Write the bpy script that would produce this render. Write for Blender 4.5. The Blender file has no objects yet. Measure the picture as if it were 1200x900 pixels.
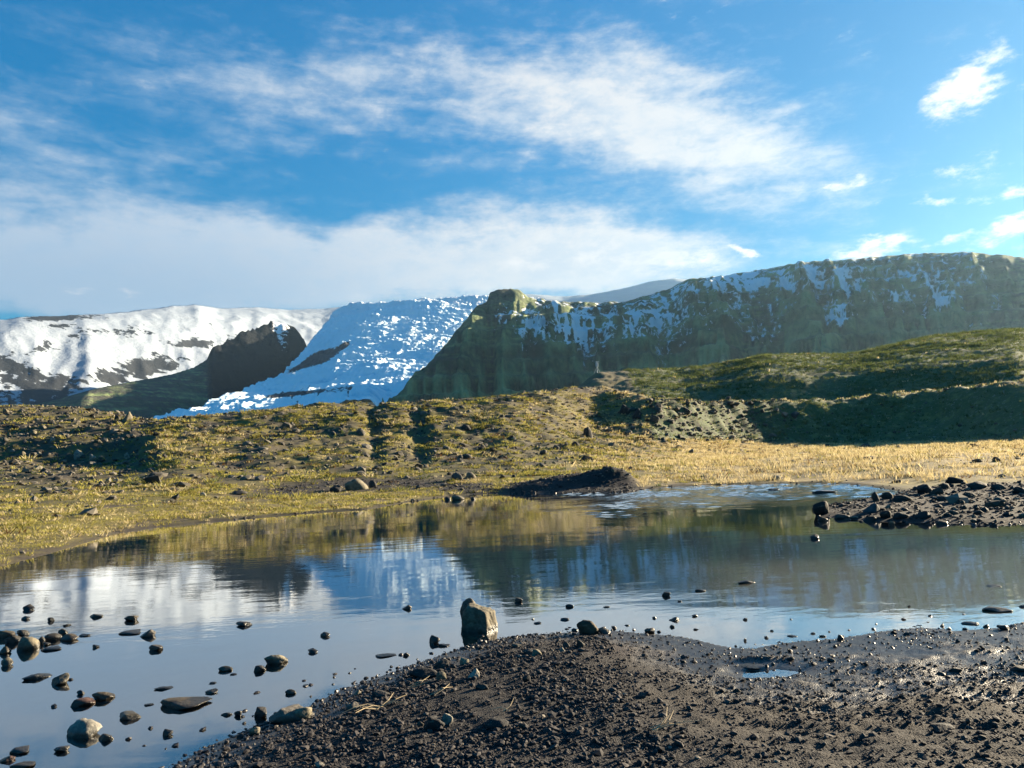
import bpy, math, random
import numpy as np
from mathutils import Vector, Matrix
random.seed(7)
RNG = np.random.default_rng(11)
SC = bpy.context.scene
COL = SC.collection

# ------------------------------------------------------------------ camera
H = 1.7                       # eye above the water level (z = 0)
F = 900.0                     # focal length in photo pixels (1200 wide)
PITCH = math.atan(76/900)
ROLL = 0.05                   # the horizon climbs to the right
cam_d = bpy.data.cameras.new('camera'); cam = bpy.data.objects.new('camera', cam_d); COL.objects.link(cam)
cam.location = (0, 0, H); cam.rotation_euler = (Matrix.Rotation(math.pi/2 + PITCH, 3, 'X') @ Matrix.Rotation(-ROLL, 3, 'Z')).to_euler()
cam_d.sensor_width = 36; cam_d.lens = 36*F/1200; cam_d.clip_start = 0.05; cam_d.clip_end = 60000
SC.camera = cam

SUN_AZ, SUN_EL = math.radians(58), math.radians(13)    # azimuth measured from +Y towards +X
SUN_DIR = np.array([math.sin(SUN_AZ)*math.cos(SUN_EL), math.cos(SUN_AZ)*math.cos(SUN_EL), math.sin(SUN_EL)])
SKY_STRENGTH = 0.05
SUN_STRENGTH = 5.0
EXPOSURE = 2.3
HAZE_DENSITY = 0.000018

SC.view_settings.view_transform = 'Standard'; SC.view_settings.look = 'None'
SC.view_settings.exposure = EXPOSURE; SC.view_settings.gamma = 1.0; SC.view_settings.use_curve_mapping = False
SC.cycles.max_bounces = 6; SC.cycles.volume_bounces = 0; SC.cycles.transparent_max_bounces = 8
SC.cycles.caustics_reflective = False; SC.cycles.caustics_refractive = False
SC.cycles.use_denoising = True
SC.render.use_persistent_data = False

# ------------------------------------------------------------------ node helper
class NT:
    def __init__(s, tree): s.t = tree; s.n = tree.nodes; s.l = tree.links
    def node(s, typ, **kw):
        nd = s.n.new(typ)
        for k, v in kw.items(): setattr(nd, k, v)
        return nd
    def set(s, sock, v):
        if isinstance(v, bpy.types.NodeSocket): s.l.new(v, sock)
        elif v is not None: sock.default_value = v
    def m(s, op, a, b=None, c=None, clamp=False):
        nd = s.node('ShaderNodeMath', operation=op, use_clamp=clamp)
        for i, v in enumerate((a, b, c)):
            if v is not None: s.set(nd.inputs[i], v)
        return nd.outputs[0]
    def vm(s, op, a, b=None):
        nd = s.node('ShaderNodeVectorMath', operation=op)
        s.set(nd.inputs[0], a)
        if b is not None:
            s.set(nd.inputs[1] if op != 'SCALE' else nd.inputs['Scale'], b)
        return nd.outputs[0]
    def sstep(s, x, a, b, o0=0.0, o1=1.0):
        nd = s.node('ShaderNodeMapRange', interpolation_type='SMOOTHSTEP')
        s.set(nd.inputs['Value'], x); s.set(nd.inputs['From Min'], a); s.set(nd.inputs['From Max'], b)
        s.set(nd.inputs['To Min'], o0); s.set(nd.inputs['To Max'], o1)
        return nd.outputs['Result']
    def lin(s, x, a, b, o0=0.0, o1=1.0):
        nd = s.node('ShaderNodeMapRange')
        s.set(nd.inputs['Value'], x); s.set(nd.inputs['From Min'], a); s.set(nd.inputs['From Max'], b)
        s.set(nd.inputs['To Min'], o0); s.set(nd.inputs['To Max'], o1)
        return nd.outputs['Result']
    def noise(s, vec, scale, detail=4, rough=0.55, dist=0.0, dim='3D'):
        nd = s.node('ShaderNodeTexNoise', noise_dimensions=dim)
        s.set(nd.inputs['Vector'], vec); s.set(nd.inputs['Scale'], scale); s.set(nd.inputs['Detail'], detail)
        s.set(nd.inputs['Roughness'], rough); s.set(nd.inputs['Distortion'], dist)
        return nd.outputs['Fac']
    def voro(s, vec, scale):
        nd = s.node('ShaderNodeTexVoronoi'); s.set(nd.inputs['Vector'], vec); s.set(nd.inputs['Scale'], scale)
        return nd
    def mix(s, f, a, b):
        nd = s.node('ShaderNodeMix', data_type='RGBA')
        s.set(nd.inputs[0], f)
        for k, v in ((6, a), (7, b)):
            if isinstance(v, (tuple, list)): v = (v[0], v[1], v[2], 1)
            s.set(nd.inputs[k], v)
        return nd.outputs[2]
    def attr(s, name):
        return s.node('ShaderNodeAttribute', attribute_name=name).outputs['Fac']
    def comb(s, x, y, z):
        nd = s.node('ShaderNodeCombineXYZ')
        for i, v in enumerate((x, y, z)): s.set(nd.inputs[i], v)
        return nd.outputs[0]
    def sep(s, v):
        nd = s.node('ShaderNodeSeparateXYZ'); s.set(nd.inputs[0], v); return nd.outputs

def material(name):
    m = bpy.data.materials.new(name); m.use_nodes = True
    m.node_tree.nodes.clear(); t = NT(m.node_tree)
    out = t.node('ShaderNodeOutputMaterial')
    return m, t, out
def principled(t, out, col, rough=0.9, spec=0.3, normal=None):
    b = t.node('ShaderNodeBsdfPrincipled')
    t.set(b.inputs['Base Color'], (*col, 1) if isinstance(col, tuple) else col)
    t.set(b.inputs['Roughness'], rough); t.set(b.inputs['Specular IOR Level'], spec)
    if normal is not None: t.set(b.inputs['Normal'], normal)
    t.l.new(b.outputs[0], out.inputs['Surface'])
    return b
def bump(t, h, strength=0.5, dist=0.1, normal=None):
    nd = t.node('ShaderNodeBump'); t.set(nd.inputs['Height'], h); nd.inputs['Strength'].default_value = strength
    nd.inputs['Distance'].default_value = dist
    if normal is not None: t.set(nd.inputs['Normal'], normal)
    return nd.outputs[0]
def gpos(t): return t.node('ShaderNodeNewGeometry').outputs['Position']

# ------------------------------------------------------------------ photo geometry
def ray(px, py):
    """Direction (x, y=1, z) through a photo pixel."""
    dx = (np.asarray(px, float)-600.0)/F; dy = (450.0 - np.asarray(py, float))/F
    xc = dx*math.cos(ROLL)+dy*math.sin(ROLL); zc = dy*math.cos(ROLL)-dx*math.sin(ROLL)
    fw = math.cos(PITCH) - math.sin(PITCH)*zc
    return xc/fw, (math.sin(PITCH)+math.cos(PITCH)*zc)/fw
def row_of(u, e, a):
    """Photo row of a point at rise e per plan metre, column u, azimuth a."""
    return 526-math.tan(ROLL)*(u-600)-F*e/np.cos(a)
def gp(px, py, z=0.0):
    rx, rz = ray(px, py); y = (z-H)/rz
    return rx*y, y
def az_of(px, py=480): return math.atan(float(ray(px, py)[0]))
def azel(px, py):
    rx, rz = ray(px, py); return math.atan(rx), math.atan(rz/math.hypot(1, rx))

# ------------------------------------------------------------------ world: Nishita sky and clouds
W = bpy.data.worlds.new('World'); SC.world = W; W.use_nodes = True
W.cycles.sampling_method = 'MANUAL'; W.cycles.sample_map_resolution = 512
W.node_tree.nodes.clear(); t = NT(W.node_tree)
wout = t.node('ShaderNodeOutputWorld'); bg = t.node('ShaderNodeBackground'); t.l.new(bg.outputs[0], wout.inputs[0])
bg.inputs['Strength'].default_value = SKY_STRENGTH
sky = t.node('ShaderNodeTexSky', sky_type='NISHITA'); sky.sun_disc = False
sky.sun_elevation = SUN_EL; sky.sun_rotation = SUN_AZ
sky.air_density = 1.0; sky.dust_density = 0.0; sky.ozone_density = 2.5; sky.altitude = 50
gen = t.node('ShaderNodeTexCoord').outputs['Generated']
X, Y, Z = t.sep(gen)
az = t.m('ARCTAN2', X, Y)
el = t.m('ARCSINE', t.m('MAXIMUM', t.m('MINIMUM', Z, 1.0), -1.0))
hs = t.node('ShaderNodeHueSaturation'); hs.inputs['Saturation'].default_value = 1.85; hs.inputs['Hue'].default_value = 0.497; hs.inputs['Value'].default_value = 0.66
t.l.new(sky.outputs[0], hs.inputs['Color'])
# the camera's soft shoulder for the bright side of the sky
lum = t.vm('DOT_PRODUCT', hs.outputs[0], (.2, .6, .2))
skyc = t.vm('SCALE', hs.outputs[0], t.m('DIVIDE', 2.1, t.m('MULTIPLY_ADD', lum.node.outputs['Value'], .95, 1.0)))
# cloud coordinates: longer along the horizon than upright
cv = t.comb(az, t.m('MULTIPLY', el, 2.1), 0.3)
wx = t.m('SUBTRACT', t.noise(cv, 5.0, 5, 0.6), 0.5)
wy = t.m('SUBTRACT', t.noise(t.vm('ADD', cv, (7.3, 2.1, 4.0)), 5.0, 5, 0.6), 0.5)
azw = t.m('ADD', az, t.m('MULTIPLY', wx, 0.22)); elw = t.m('ADD', el, t.m('MULTIPLY', wy, 0.10))
def blob(px, py, rx, ry, rot=0.0, wgt=1.0, a=azw, e=elw):
    A, E = azel(px, py); rx /= F; ry /= F; rot -= ROLL; c, s_ = math.cos(rot), math.sin(rot)
    da = t.m('SUBTRACT', a, A); de = t.m('SUBTRACT', e, E)
    p = t.m('DIVIDE', t.m('MULTIPLY_ADD', da, c, t.m('MULTIPLY', de, s_)), rx)
    q = t.m('DIVIDE', t.m('MULTIPLY_ADD', de, c, t.m('MULTIPLY', da, -s_)), ry)
    d = t.m('MULTIPLY_ADD', p, p, t.m('MULTIPLY', q, q))
    return t.m('MULTIPLY', t.m('EXPONENT', t.m('MULTIPLY', d, -1.0)), wgt)
def add(lst):
    r = lst[0]
    for x in lst[1:]: r = t.m('ADD', r, x)
    return r
# wide soft veils
soft = add([blob(370, 316, 420, 46, 0.0, 2.7), blob(40, 345, 230, 42, 0.0, 1.7), blob(680, 300, 120, 38, -.12, 2.0),
            blob(730, 120, 190, 75, -.15, .95), blob(880, 195, 150, 60, -.35, .95), blob(800, 165, 150, 60, -.2, .6),
            blob(40, 170, 130, 55, -.2, .65), blob(330, 125, 190, 60, .15, .85), blob(560, 90, 220, 50, -.1, .75), blob(200, 250, 150, 30, -.3, .25),
            blob(640, 250, 110, 22, 0, .6), blob(520, 190, 50, 16, .2, .5), blob(150, 40, 250, 40, -.1, .5)])
# bright lumps with edges
lump = add([blob(1160, 80, 68, 24, .35, 1.45), blob(1190, 100, 50, 20, 0, .7), blob(1095, 207, 45, 12, .1, 1.1), blob(1172, 227, 32, 9, .2, 1.25),
            blob(1185, 272, 48, 18, .2, 1.3), blob(1040, 295, 46, 7, 0, 1.35), blob(1118, 290, 14, 9, .2, 1.0), blob(866, 297, 44, 8, 0, 1.25), blob(1045, 250, 38, 7, 0, .7),
            blob(985, 215, 42, 16, .1, .95), blob(795, 315, 30, 10, 0, 1.0), blob(690, 303, 110, 28, -.1, .75), blob(640, 130, 80, 22, -.4, .55),
            blob(1060, 250, 40, 8, 0, .5), blob(780, 20, 30, 7, 0, .6)])
n1 = t.noise(cv, 9.0, 9, 0.6, 0.25)
streak = t.noise(t.vm('ADD', t.comb(t.m('MULTIPLY_ADD', el, 2.0, az), t.m('MULTIPLY', el, 5.0), 0.0), (3.1, 5.0, 1.0)), 7.0, 8, 0.62, 0.3)
# everywhere else the sky keeps the same sort of broken cloud
infr = t.sstep(t.m('ABSOLUTE', az), .55, .8)
oth = t.m('MULTIPLY', t.noise(cv, 2.2, 3, .5), t.m('MULTIPLY', infr, .45))
n2 = t.noise(cv, 24.0, 8, .66, .15)
tex = t.m('MULTIPLY_ADD', streak, .32, t.m('MULTIPLY_ADD', n1, .33, t.m('MULTIPLY', n2, .35)))
dsoft = t.m('ADD', t.m('MULTIPLY', t.m('ADD', soft, oth), 0.9), t.m('MULTIPLY', t.m('SUBTRACT', tex, .5), 4.5))
asoft = t.sstep(dsoft, .15, 1.9, 0, .88)
dl = t.m('ADD', t.m('MULTIPLY', lump, 0.85), t.m('MULTIPLY', t.m('SUBTRACT', t.m('MULTIPLY_ADD', n1, .45, t.m('MULTIPLY', n2, .55)), .5), 4.8))
alump = t.sstep(dl, .42, 1.35, 0, .95)
alpha = t.m('MAXIMUM', asoft, alump)
low = t.sstep(el, .12, .30)       # the bank near the horizon is thicker and greyer
warmth = t.sstep(az, -.55, .15)
csoft = t.mix(t.m('MULTIPLY', t.m('ADD', t.m('MULTIPLY', asoft, .45), t.m('MULTIPLY', warmth, .55)), t.sstep(dsoft, .1, 1.1, .55, 1.0)), (1.45, 2.15, 3.0), (3.8, 3.75, 3.65))
csoft = t.mix(t.sstep(n2, .35, .62, .35, 0), csoft, (2.0, 2.7, 3.45))
lowb = t.m('MULTIPLY', t.sstep(el, .31, .20, 0, .75), t.sstep(az, -.05, -.40, .25, 1))
csoft = t.mix(lowb, csoft, (1.55, 2.15, 2.85))
ccol = t.mix(alump, csoft, (4.1, 4.0, 3.9))
fin = t.mix(alpha, skyc, ccol)
t.l.new(fin, bg.inputs['Color'])

sun_d = bpy.data.lights.new('sun', 'SUN'); sun = bpy.data.objects.new('sun', sun_d); COL.objects.link(sun)
sun_d.energy = SUN_STRENGTH; sun_d.angle = math.radians(0.5); sun_d.color = (1.0, 0.83, 0.58)
sun.rotation_euler = Vector(SUN_DIR).to_track_quat('Z', 'Y').to_euler(); sun.location = (60, 40, 60)

# ------------------------------------------------------------------ numpy noise
def _hash(ix, iy, seed):
    h = (ix.astype(np.int64)*374761393 + iy.astype(np.int64)*668265263 + seed*2147483647) & 0xFFFFFFFF
    h = ((h ^ (h >> 13))*1274126177) & 0xFFFFFFFF
    return (h ^ (h >> 16)) & 0xFFFF
def perlin(x, y, seed=0):
    x = np.asarray(x, float); y = np.asarray(y, float)
    ix = np.floor(x); iy = np.floor(y); fx = x-ix; fy = y-iy
    u = fx*fx*fx*(fx*(fx*6-15)+10); v = fy*fy*fy*(fy*(fy*6-15)+10)
    def g(dx, dy):
        a = _hash(ix+dx, iy+dy, seed)*(2*math.pi/65536.0)
        return np.cos(a)*(fx-dx) + np.sin(a)*(fy-dy)
    a = g(0, 0); b = g(1, 0); c = g(0, 1); d = g(1, 1)
    return ((a+(b-a)*u) + ((c+(d-c)*u)-(a+(b-a)*u))*v)*1.5
def fbm(x, y, octv=4, seed=0, gain=.5, lac=2.03):
    s = 0; a = 1.0; n = 0
    for k in range(octv):
        s = s + a*perlin(x, y, seed+k*17); n += a; a *= gain; x = x*lac+3.1; y = y*lac+1.7
    return s/n
def ridged(x, y, octv=4, seed=0, gain=.5):
    s = 0; a = 1.0; n = 0
    for k in range(octv):
        s = s + a*(1-2*np.abs(perlin(x, y, seed+k*13))); n += a; a *= gain; x = x*2.1+1.3; y = y*2.1+7.7
    return s/n
def sm(x, a, b):
    q = np.clip((x-a)/(b-a), 0, 1); return q*q*(3-2*q)
def gauss(x, c, w): return np.exp(-((x-c)/w)**2)

# ------------------------------------------------------------------ the pond outline (world metres)
near_px = [(190, 905), (240, 876), (300, 850), (345, 836), (400, 808), (470, 784), (520, 766), (560, 754), (600, 746), (660, 741), (720, 739), (800, 746), (850, 758), (880, 760),
           (930, 752), (985, 748), (1040, 739), (1080, 735), (1120, 738), (1160, 736), (1210, 728), (1300, 722)]
far_px = [(1300, 606), (1215, 612), (1160, 616), (1120, 613), (1080, 612), (1030, 611), (985, 608), (958, 604), (962, 594), (1000, 588), (1040, 584), (1062, 578), (1035, 572), (1000, 568),
          (960, 566), (900, 567), (850, 568), (800, 570), (760, 573), (735, 577), (690, 577), (640, 578), (575, 578), (530, 581), (480, 588), (430, 597), (380, 600), (330, 604), (250, 611), (190, 617),
          (140, 624), (100, 636), (60, 648), (0, 664), (-80, 690)]
pond = [tuple(map(float, gp(*p))) for p in near_px] + [(9, 7.5), (18, 9), (22, 11.5), (17, 13.2)] + [tuple(map(float, gp(*p))) for p in far_px]
pond += [(-14, 8.2), (-20, 8), (-26, 4), (-22, -3), (-12, -4), (-6.0, -0.8), (-3.2, 2.2)]
PX = np.array([p[0] for p in pond]); PY = np.array([p[1] for p in pond])
def pond_sd(x, y):
    """Signed distance to the pond outline, positive on land."""
    x = np.asarray(x, float); y = np.asarray(y, float)
    d2 = np.full(x.shape, 1e12); ins = np.zeros(x.shape, bool)
    n = len(PX)
    for i in range(n):
        ax, ay = PX[i], PY[i]; bx, by = PX[(i+1) % n], PY[(i+1) % n]
        ex, ey = bx-ax, by-ay
        tt = np.clip(((x-ax)*ex+(y-ay)*ey)/(ex*ex+ey*ey+1e-12), 0, 1)
        d2 = np.minimum(d2, (x-ax-tt*ex)**2+(y-ay-tt*ey)**2)
        if abs(ey) > 1e-12:
            c = ((ay > y) != (by > y)) & (x < ex*(y-ay)/ey+ax); ins ^= c
    d = np.sqrt(d2)
    return np.where(ins, -d, d)

# ------------------------------------------------------------------ near terrain profile tables: per photo column a list of (row, forward distance)
COLS = {
 -250: [(690, 12.2), (600, 24), (556, 42), (545, 47), (515, 52), (484, 72), (505, 86), (540, 125), (560, 220)],
 0:    [(660, 14.3), (598, 24), (552, 42), (541, 47), (513, 52), (478, 72), (500, 86), (540, 125), (556, 220)],
 90:   [(640, 16.8), (596, 24), (552, 41), (541, 47), (512, 52), (480, 72), (500, 86), (540, 125), (550, 220)],
 150:  [(625, 19.4), (594, 25), (552, 40), (540, 46), (510, 52), (491, 72), (505, 84), (535, 125), (546, 220)],
 190:  [(618, 20.8), (590, 26), (552, 37), (528, 44), (506, 52), (492, 61), (505, 73), (535, 125), (543, 220)],
 300:  [(606, 22.8), (584, 29), (557, 37), (532, 44), (506, 53), (483, 64), (500, 78), (530, 125), (538, 220)],
 400:  [(598, 24), (577, 32), (556, 38), (528, 46), (500, 56), (472, 66), (492, 80), (525, 125), (533, 220)],
 500:  [(584, 28), (570, 33), (550, 40), (524, 49), (495, 58), (468, 68), (488, 82), (522, 125), (530, 220)],
 600:  [(577, 29), (566, 33), (548, 40), (520, 51), (490, 61), (464, 73), (484, 90), (510, 130), (526, 220)],
 650:  [(577, 27.8), (562, 33), (547, 41), (521, 54), (492, 65), (459, 81), (472, 98), (472, 140), (478, 220)],
 700:  [(576, 27), (560, 33), (546, 43), (521, 58), (496, 72), (454, 92), (466, 108), (444, 150), (437, 175)],
 760:  [(573, 27), (556, 34), (541, 48), (518, 64), (497, 70), (466, 79), (476, 95), (447, 140), (435, 175)],
 800:  [(570, 27.5), (552, 35), (535, 55), (515, 70), (499, 74), (470, 80), (481, 97), (450, 138), (435, 185)],
 870:  [(568, 26.8), (548, 37), (533, 58), (518, 80), (502, 84), (471, 89), (480, 105), (445, 128), (427, 195)],
 900:  [(567, 26.5), (546, 37), (532, 58), (520, 82), (503, 86), (471, 91), (479, 107), (439, 126), (421, 200)],
 1000: [(568, 24), (540, 36), (530, 55), (520, 82), (502, 87), (468, 95), (475, 108), (436, 126), (420, 200)],
 1100: [(575, 21), (535, 34), (526, 50), (518, 76), (498, 81), (456, 88), (461, 98), (427, 118), (401, 215)],
 1200: [(575, 18.8), (535, 34), (524, 48), (518, 62), (493, 68), (446, 77), (450, 90), (421, 110), (393, 220)],
 1320: [(570, 18.6), (530, 34), (518, 48), (512, 64), (490, 70), (445, 84), (449, 98), (425, 122), (398, 220)],
 1600: [(570, 15.8), (512, 34), (503, 48), (498, 64), (485, 75), (455, 95), (460, 110), (440, 150), (425, 220)],
}
KC = 9
_ck = sorted(COLS); _caz = np.array([az_of(c) for c in _ck])
_cr = np.array([[COLS[c][k][1]/math.cos(az_of(c)) for k in range(KC)] for c in _ck])
_cz = np.array([[H+COLS[c][k][1]*float(ray(c, COLS[c][k][0])[1]) for k in range(KC)] for c in _ck])
_fa = np.linspace(-1.2, 1.3, 1001)
_ker = np.exp(-np.linspace(-2, 2, 13)**2); _ker /= _ker.sum()
def _smooth_tab(tab):
    o = []
    for k in range(tab.shape[1]):
        v = np.interp(_fa, _caz, tab[:, k]); v = np.convolve(np.pad(v, 6, 'edge'), _ker, 'valid'); o.append(v)
    return np.array(o).T
_tr, _tz = _smooth_tab(_cr), _smooth_tab(_cz)
_tr = np.concatenate([np.full((1001, 1), 3.0), _tr, _tr[:, -1:]*1.8, np.full((1001, 1), 1300.0)], 1)
_tz = np.concatenate([np.full((1001, 1), 0.02), _tz, np.maximum(_tz[:, -1:]*.55, -1), np.full((1001, 1), 4.0)], 1)
_tz[:, 1] = 0.03
def _slopes():
    dr = np.diff(_tr, axis=1); dz = np.diff(_tz, axis=1); s = dz/dr
    m = np.zeros_like(_tz)
    a, b = s[:, :-1], s[:, 1:]
    m[:, 1:-1] = np.where(a*b > 0, 2*a*b/(a+b+np.where(a*b > 0, 0, 1)), 0)
    m[:, 0] = s[:, 0]; m[:, -1] = 0
    return m
_tm = _slopes()
def profile_z(x, y):
    r = np.hypot(x, y); a = np.arctan2(x, y)
    a = a+.030*sm(r, 30, 44)*(1-sm(a, -.14, .02))*fbm(x/7, y/7, 3, 4)
    fi = np.clip((a+1.2)/2.5*1000, 0, 999.999); i0 = fi.astype(int); w = fi-i0
    def col(tab, k): return tab[i0, k]*(1-w)+tab[i0+1, k]*w
    z = np.full(x.shape, 4.0); n = _tr.shape[1]
    z = np.where(r < col(_tr, 0), .02, z)
    for k in range(n-1):
        r0, r1 = col(_tr, k), col(_tr, k+1)
        msk = (r >= r0) & (r < r1)
        if not msk.any(): continue
        h = r1-r0; tt = np.clip((r-r0)/h, 0, 1); z0, z1 = col(_tz, k), col(_tz, k+1); m0, m1 = col(_tm, k), col(_tm, k+1)
        v = (2*tt**3-3*tt**2+1)*z0+(tt**3-2*tt**2+tt)*h*m0+(-2*tt**3+3*tt**2)*z1+(tt**3-tt**2)*h*m1
        z = np.where(msk, v, z)
    return z
def col_px(x, y):
    a = np.clip(np.arctan2(x, y), -1.2, 1.2); return 600+F*1.0038*np.tan(a)
def hill_foot(u):
    return np.interp(u, [600, 700, 760, 800, 870, 900, 1000, 1100, 1200, 1600], [400, 300, 66, 73, 85, 88, 91.5, 89, 77, 96])
def near_z(x, y, fine=True):
    x = np.asarray(x, float); y = np.asarray(y, float)
    r = np.hypot(x, y); u = col_px(x, y); sd = pond_sd(x, y)
    wnear = 1-sm(r, 10.3, 13.0)
    wnear = np.where(y < 2, np.maximum(wnear, 1-sm(r, 24, 40)), wnear)
    # gravel bank at the camera: a firm rise on one side, a nearly level wet flat on the other
    s = np.maximum(sd, 0)
    right = sm(x, .35, 1.5)
    zl = .30*(1-np.exp(-s*.40))
    zr = .004+.020*s + .16*sm(s, 1.1, 3.2)*(1-.75*sm(x, 2.3, 3.1))
    zn = zl*(1-right)+zr*right
    amp = sm(s, .0, .5)
    zn = zn + amp*(.022*fbm(x*2.6, y*2.6, 3, 5)*(.5+.5*sm(s, .3, 1.5)) + .012*fbm(x*9, y*9, 3, 8))
    zn = zn + right*(.010*fbm(x*2.2+7, y*3.4, 4, 31) + sm(s, .9, 1.6)*(.030*fbm(x*1.5+y*.6, y*5.0-x*.9, 3, 47)+.014*fbm(x*7, y*9, 3, 48)) + .012*gauss(fbm(x*1.2, y*4.0, 2, 44), .25, .12)*sm(s, .2, .8))
    tx, ty = gp(905, 790); zn = zn - .030*np.exp(-(((x-tx)/.28)**2+((y-ty)/.10)**2))           # a puddle
    tx, ty = gp(890, 778); zn = zn + .035*np.exp(-(((x-tx)/.26)**2+((y-ty-.05+.15*(x-tx))/.05)**2))
    # land on the far side
    zp = profile_z(x, y)
    zf = np.minimum(.16*s+.01, np.maximum(zp, .05))
    hill = sm(zp, .25, 2.2)
    if fine:
        lump = .44*fbm(x/3.4, y/3.4, 3, 21)+.17*fbm(x/.9, y/.9, 2, 25)
        gul = -.35*gauss(np.abs(u-434+8*perlin(r/6, r*0, 3)), 0, 9)*sm(r, 38, 46) - .35*gauss(u-487+10*perlin(r/6, r*0+4, 3), 0, 11)*sm(r, 38, 46)*(1-sm(r, 64, 70))
        big = sm(r, 80, 100)*sm(u, 640, 760)
        hum = .7*fbm(x/15, y/15, 3, 33)+.35*fbm(x/5, y/5, 3, 36)
        zf = zf + hill*(lump*(1-.2*big)+gul*(1-sm(u, 640, 700))) + big*(hum*.75+.34*fbm(x/1.4, y/1.4, 3, 39))
        zf = zf + sm(s, .5, 3)*(.06*fbm(x/1.3, y/1.3, 3, 41)+.05*fbm(x/5, y/5, 2, 43))
        rb = sm(u, 720, 790)*gauss(r, np.interp(u, [700, 760, 800, 870, 900, 1000], [86, 75, 79, 90.5, 93, 100]), 5)
        zf = zf + rb*.8*fbm(x/2.2, y/2.2, 3, 51)
    # earth mound on the shore that keeps its face in shade
    mx = np.interp(x, [-1.1, .4, 2.4, 3.7, 4.3, 4.9], [0, .16, .36, .58, .46, 0])
    yc = 30.6
    zf = zf + mx*np.exp(-(np.where(y < yc, (y-yc)/.9, (y-yc)/2.6))**2)*(1+.55*fbm(x/1.1, y/1.1, 4, 61))*sm(s, .1, .8)
    # stony spit
    sp = sm(u, 940, 1000)*(1-sm(y, 20.5, 23))*sm(y, 11, 12.5)*(x > 4)
    zf = zf + sp*sm(s, .1, .9)*(.03+.06*fbm(x/1.5, y/1.1, 3, 71)+.07*gauss(y, 19.0, 1.3))
    land = zn*wnear+zf*(1-wnear)
    dep = -sd
    bed = -(.05*(1-np.exp(-dep*3))+.10*(1-np.exp(-dep*.35)))+ .012*fbm(x*1.3, y*1.3, 3, 81)*sm(dep, .1, .6)
    shoal = sm(x, 2.0, 5.0)*(1-sm(y, 16, 20))
    bed = np.where(dep > 0, bed*(1-.45*shoal)-.004, bed)
    z = np.where(sd > 0, np.maximum(land, .003-.02*(sd < .4)) if not fine else land, bed)
    wet = (sd > 0)
    # far plain
    return z
def hit(px, py, far=600.0):
    """First ground or water point a photo pixel looks at."""
    rx, rz = ray(px, py)
    ys = np.exp(np.linspace(math.log(2.5), math.log(far), 1800))
    g = np.maximum(near_z(rx*ys, ys), 0.0); zz = H+rz*ys
    k = np.nonzero(zz <= g)[0]
    y = ys[k[0]] if len(k) else ys[-1]
    return float(rx*y), float(y), float(max(near_z(np.array([rx*y]), np.array([y]))[0], 0))

# ------------------------------------------------------------------ mesh helpers
def np_mesh(name, V, Fq, smooth=True, attrs=None, cols=None):
    me = bpy.data.meshes.new(name); V = np.ascontiguousarray(V, dtype=np.float32); Fq = np.ascontiguousarray(Fq, dtype=np.int32)
    k = Fq.shape[1]; me.vertices.add(len(V)); me.vertices.foreach_set('co', V.ravel())
    me.loops.add(Fq.size); me.loops.foreach_set('vertex_index', Fq.ravel())
    me.polygons.add(len(Fq)); me.polygons.foreach_set('loop_start', np.arange(0, Fq.size, k, dtype=np.int32))
    me.polygons.foreach_set('loop_total', np.full(len(Fq), k, dtype=np.int32))
    me.polygons.foreach_set('use_smooth', np.full(len(Fq), smooth, dtype=bool))
    for n, v in (attrs or {}).items():
        a = me.attributes.new(n, 'FLOAT', 'POINT'); a.data.foreach_set('value', np.ascontiguousarray(v, dtype=np.float32).ravel())
    me.update(calc_edges=True); return me
def link(name, me, mat=None, kind=None, label=None, cat=None, group=None, parent=None):
    o = bpy.data.objects.new(name, me); COL.objects.link(o)
    if mat is not None and me is not None and not me.materials: me.materials.append(mat)
    if kind: o['kind'] = kind
    if label: o['label'] = label
    if cat: o['category'] = cat
    if group: o['group'] = group
    if parent: o.parent = parent
    return o
def grid_faces(nr, na):
    i = np.arange((nr-1)*(na-1)); r = i//(na-1); a = i % (na-1); v = r*na+a
    return np.stack([v, v+1, v+na+1, v+na], 1)

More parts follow.
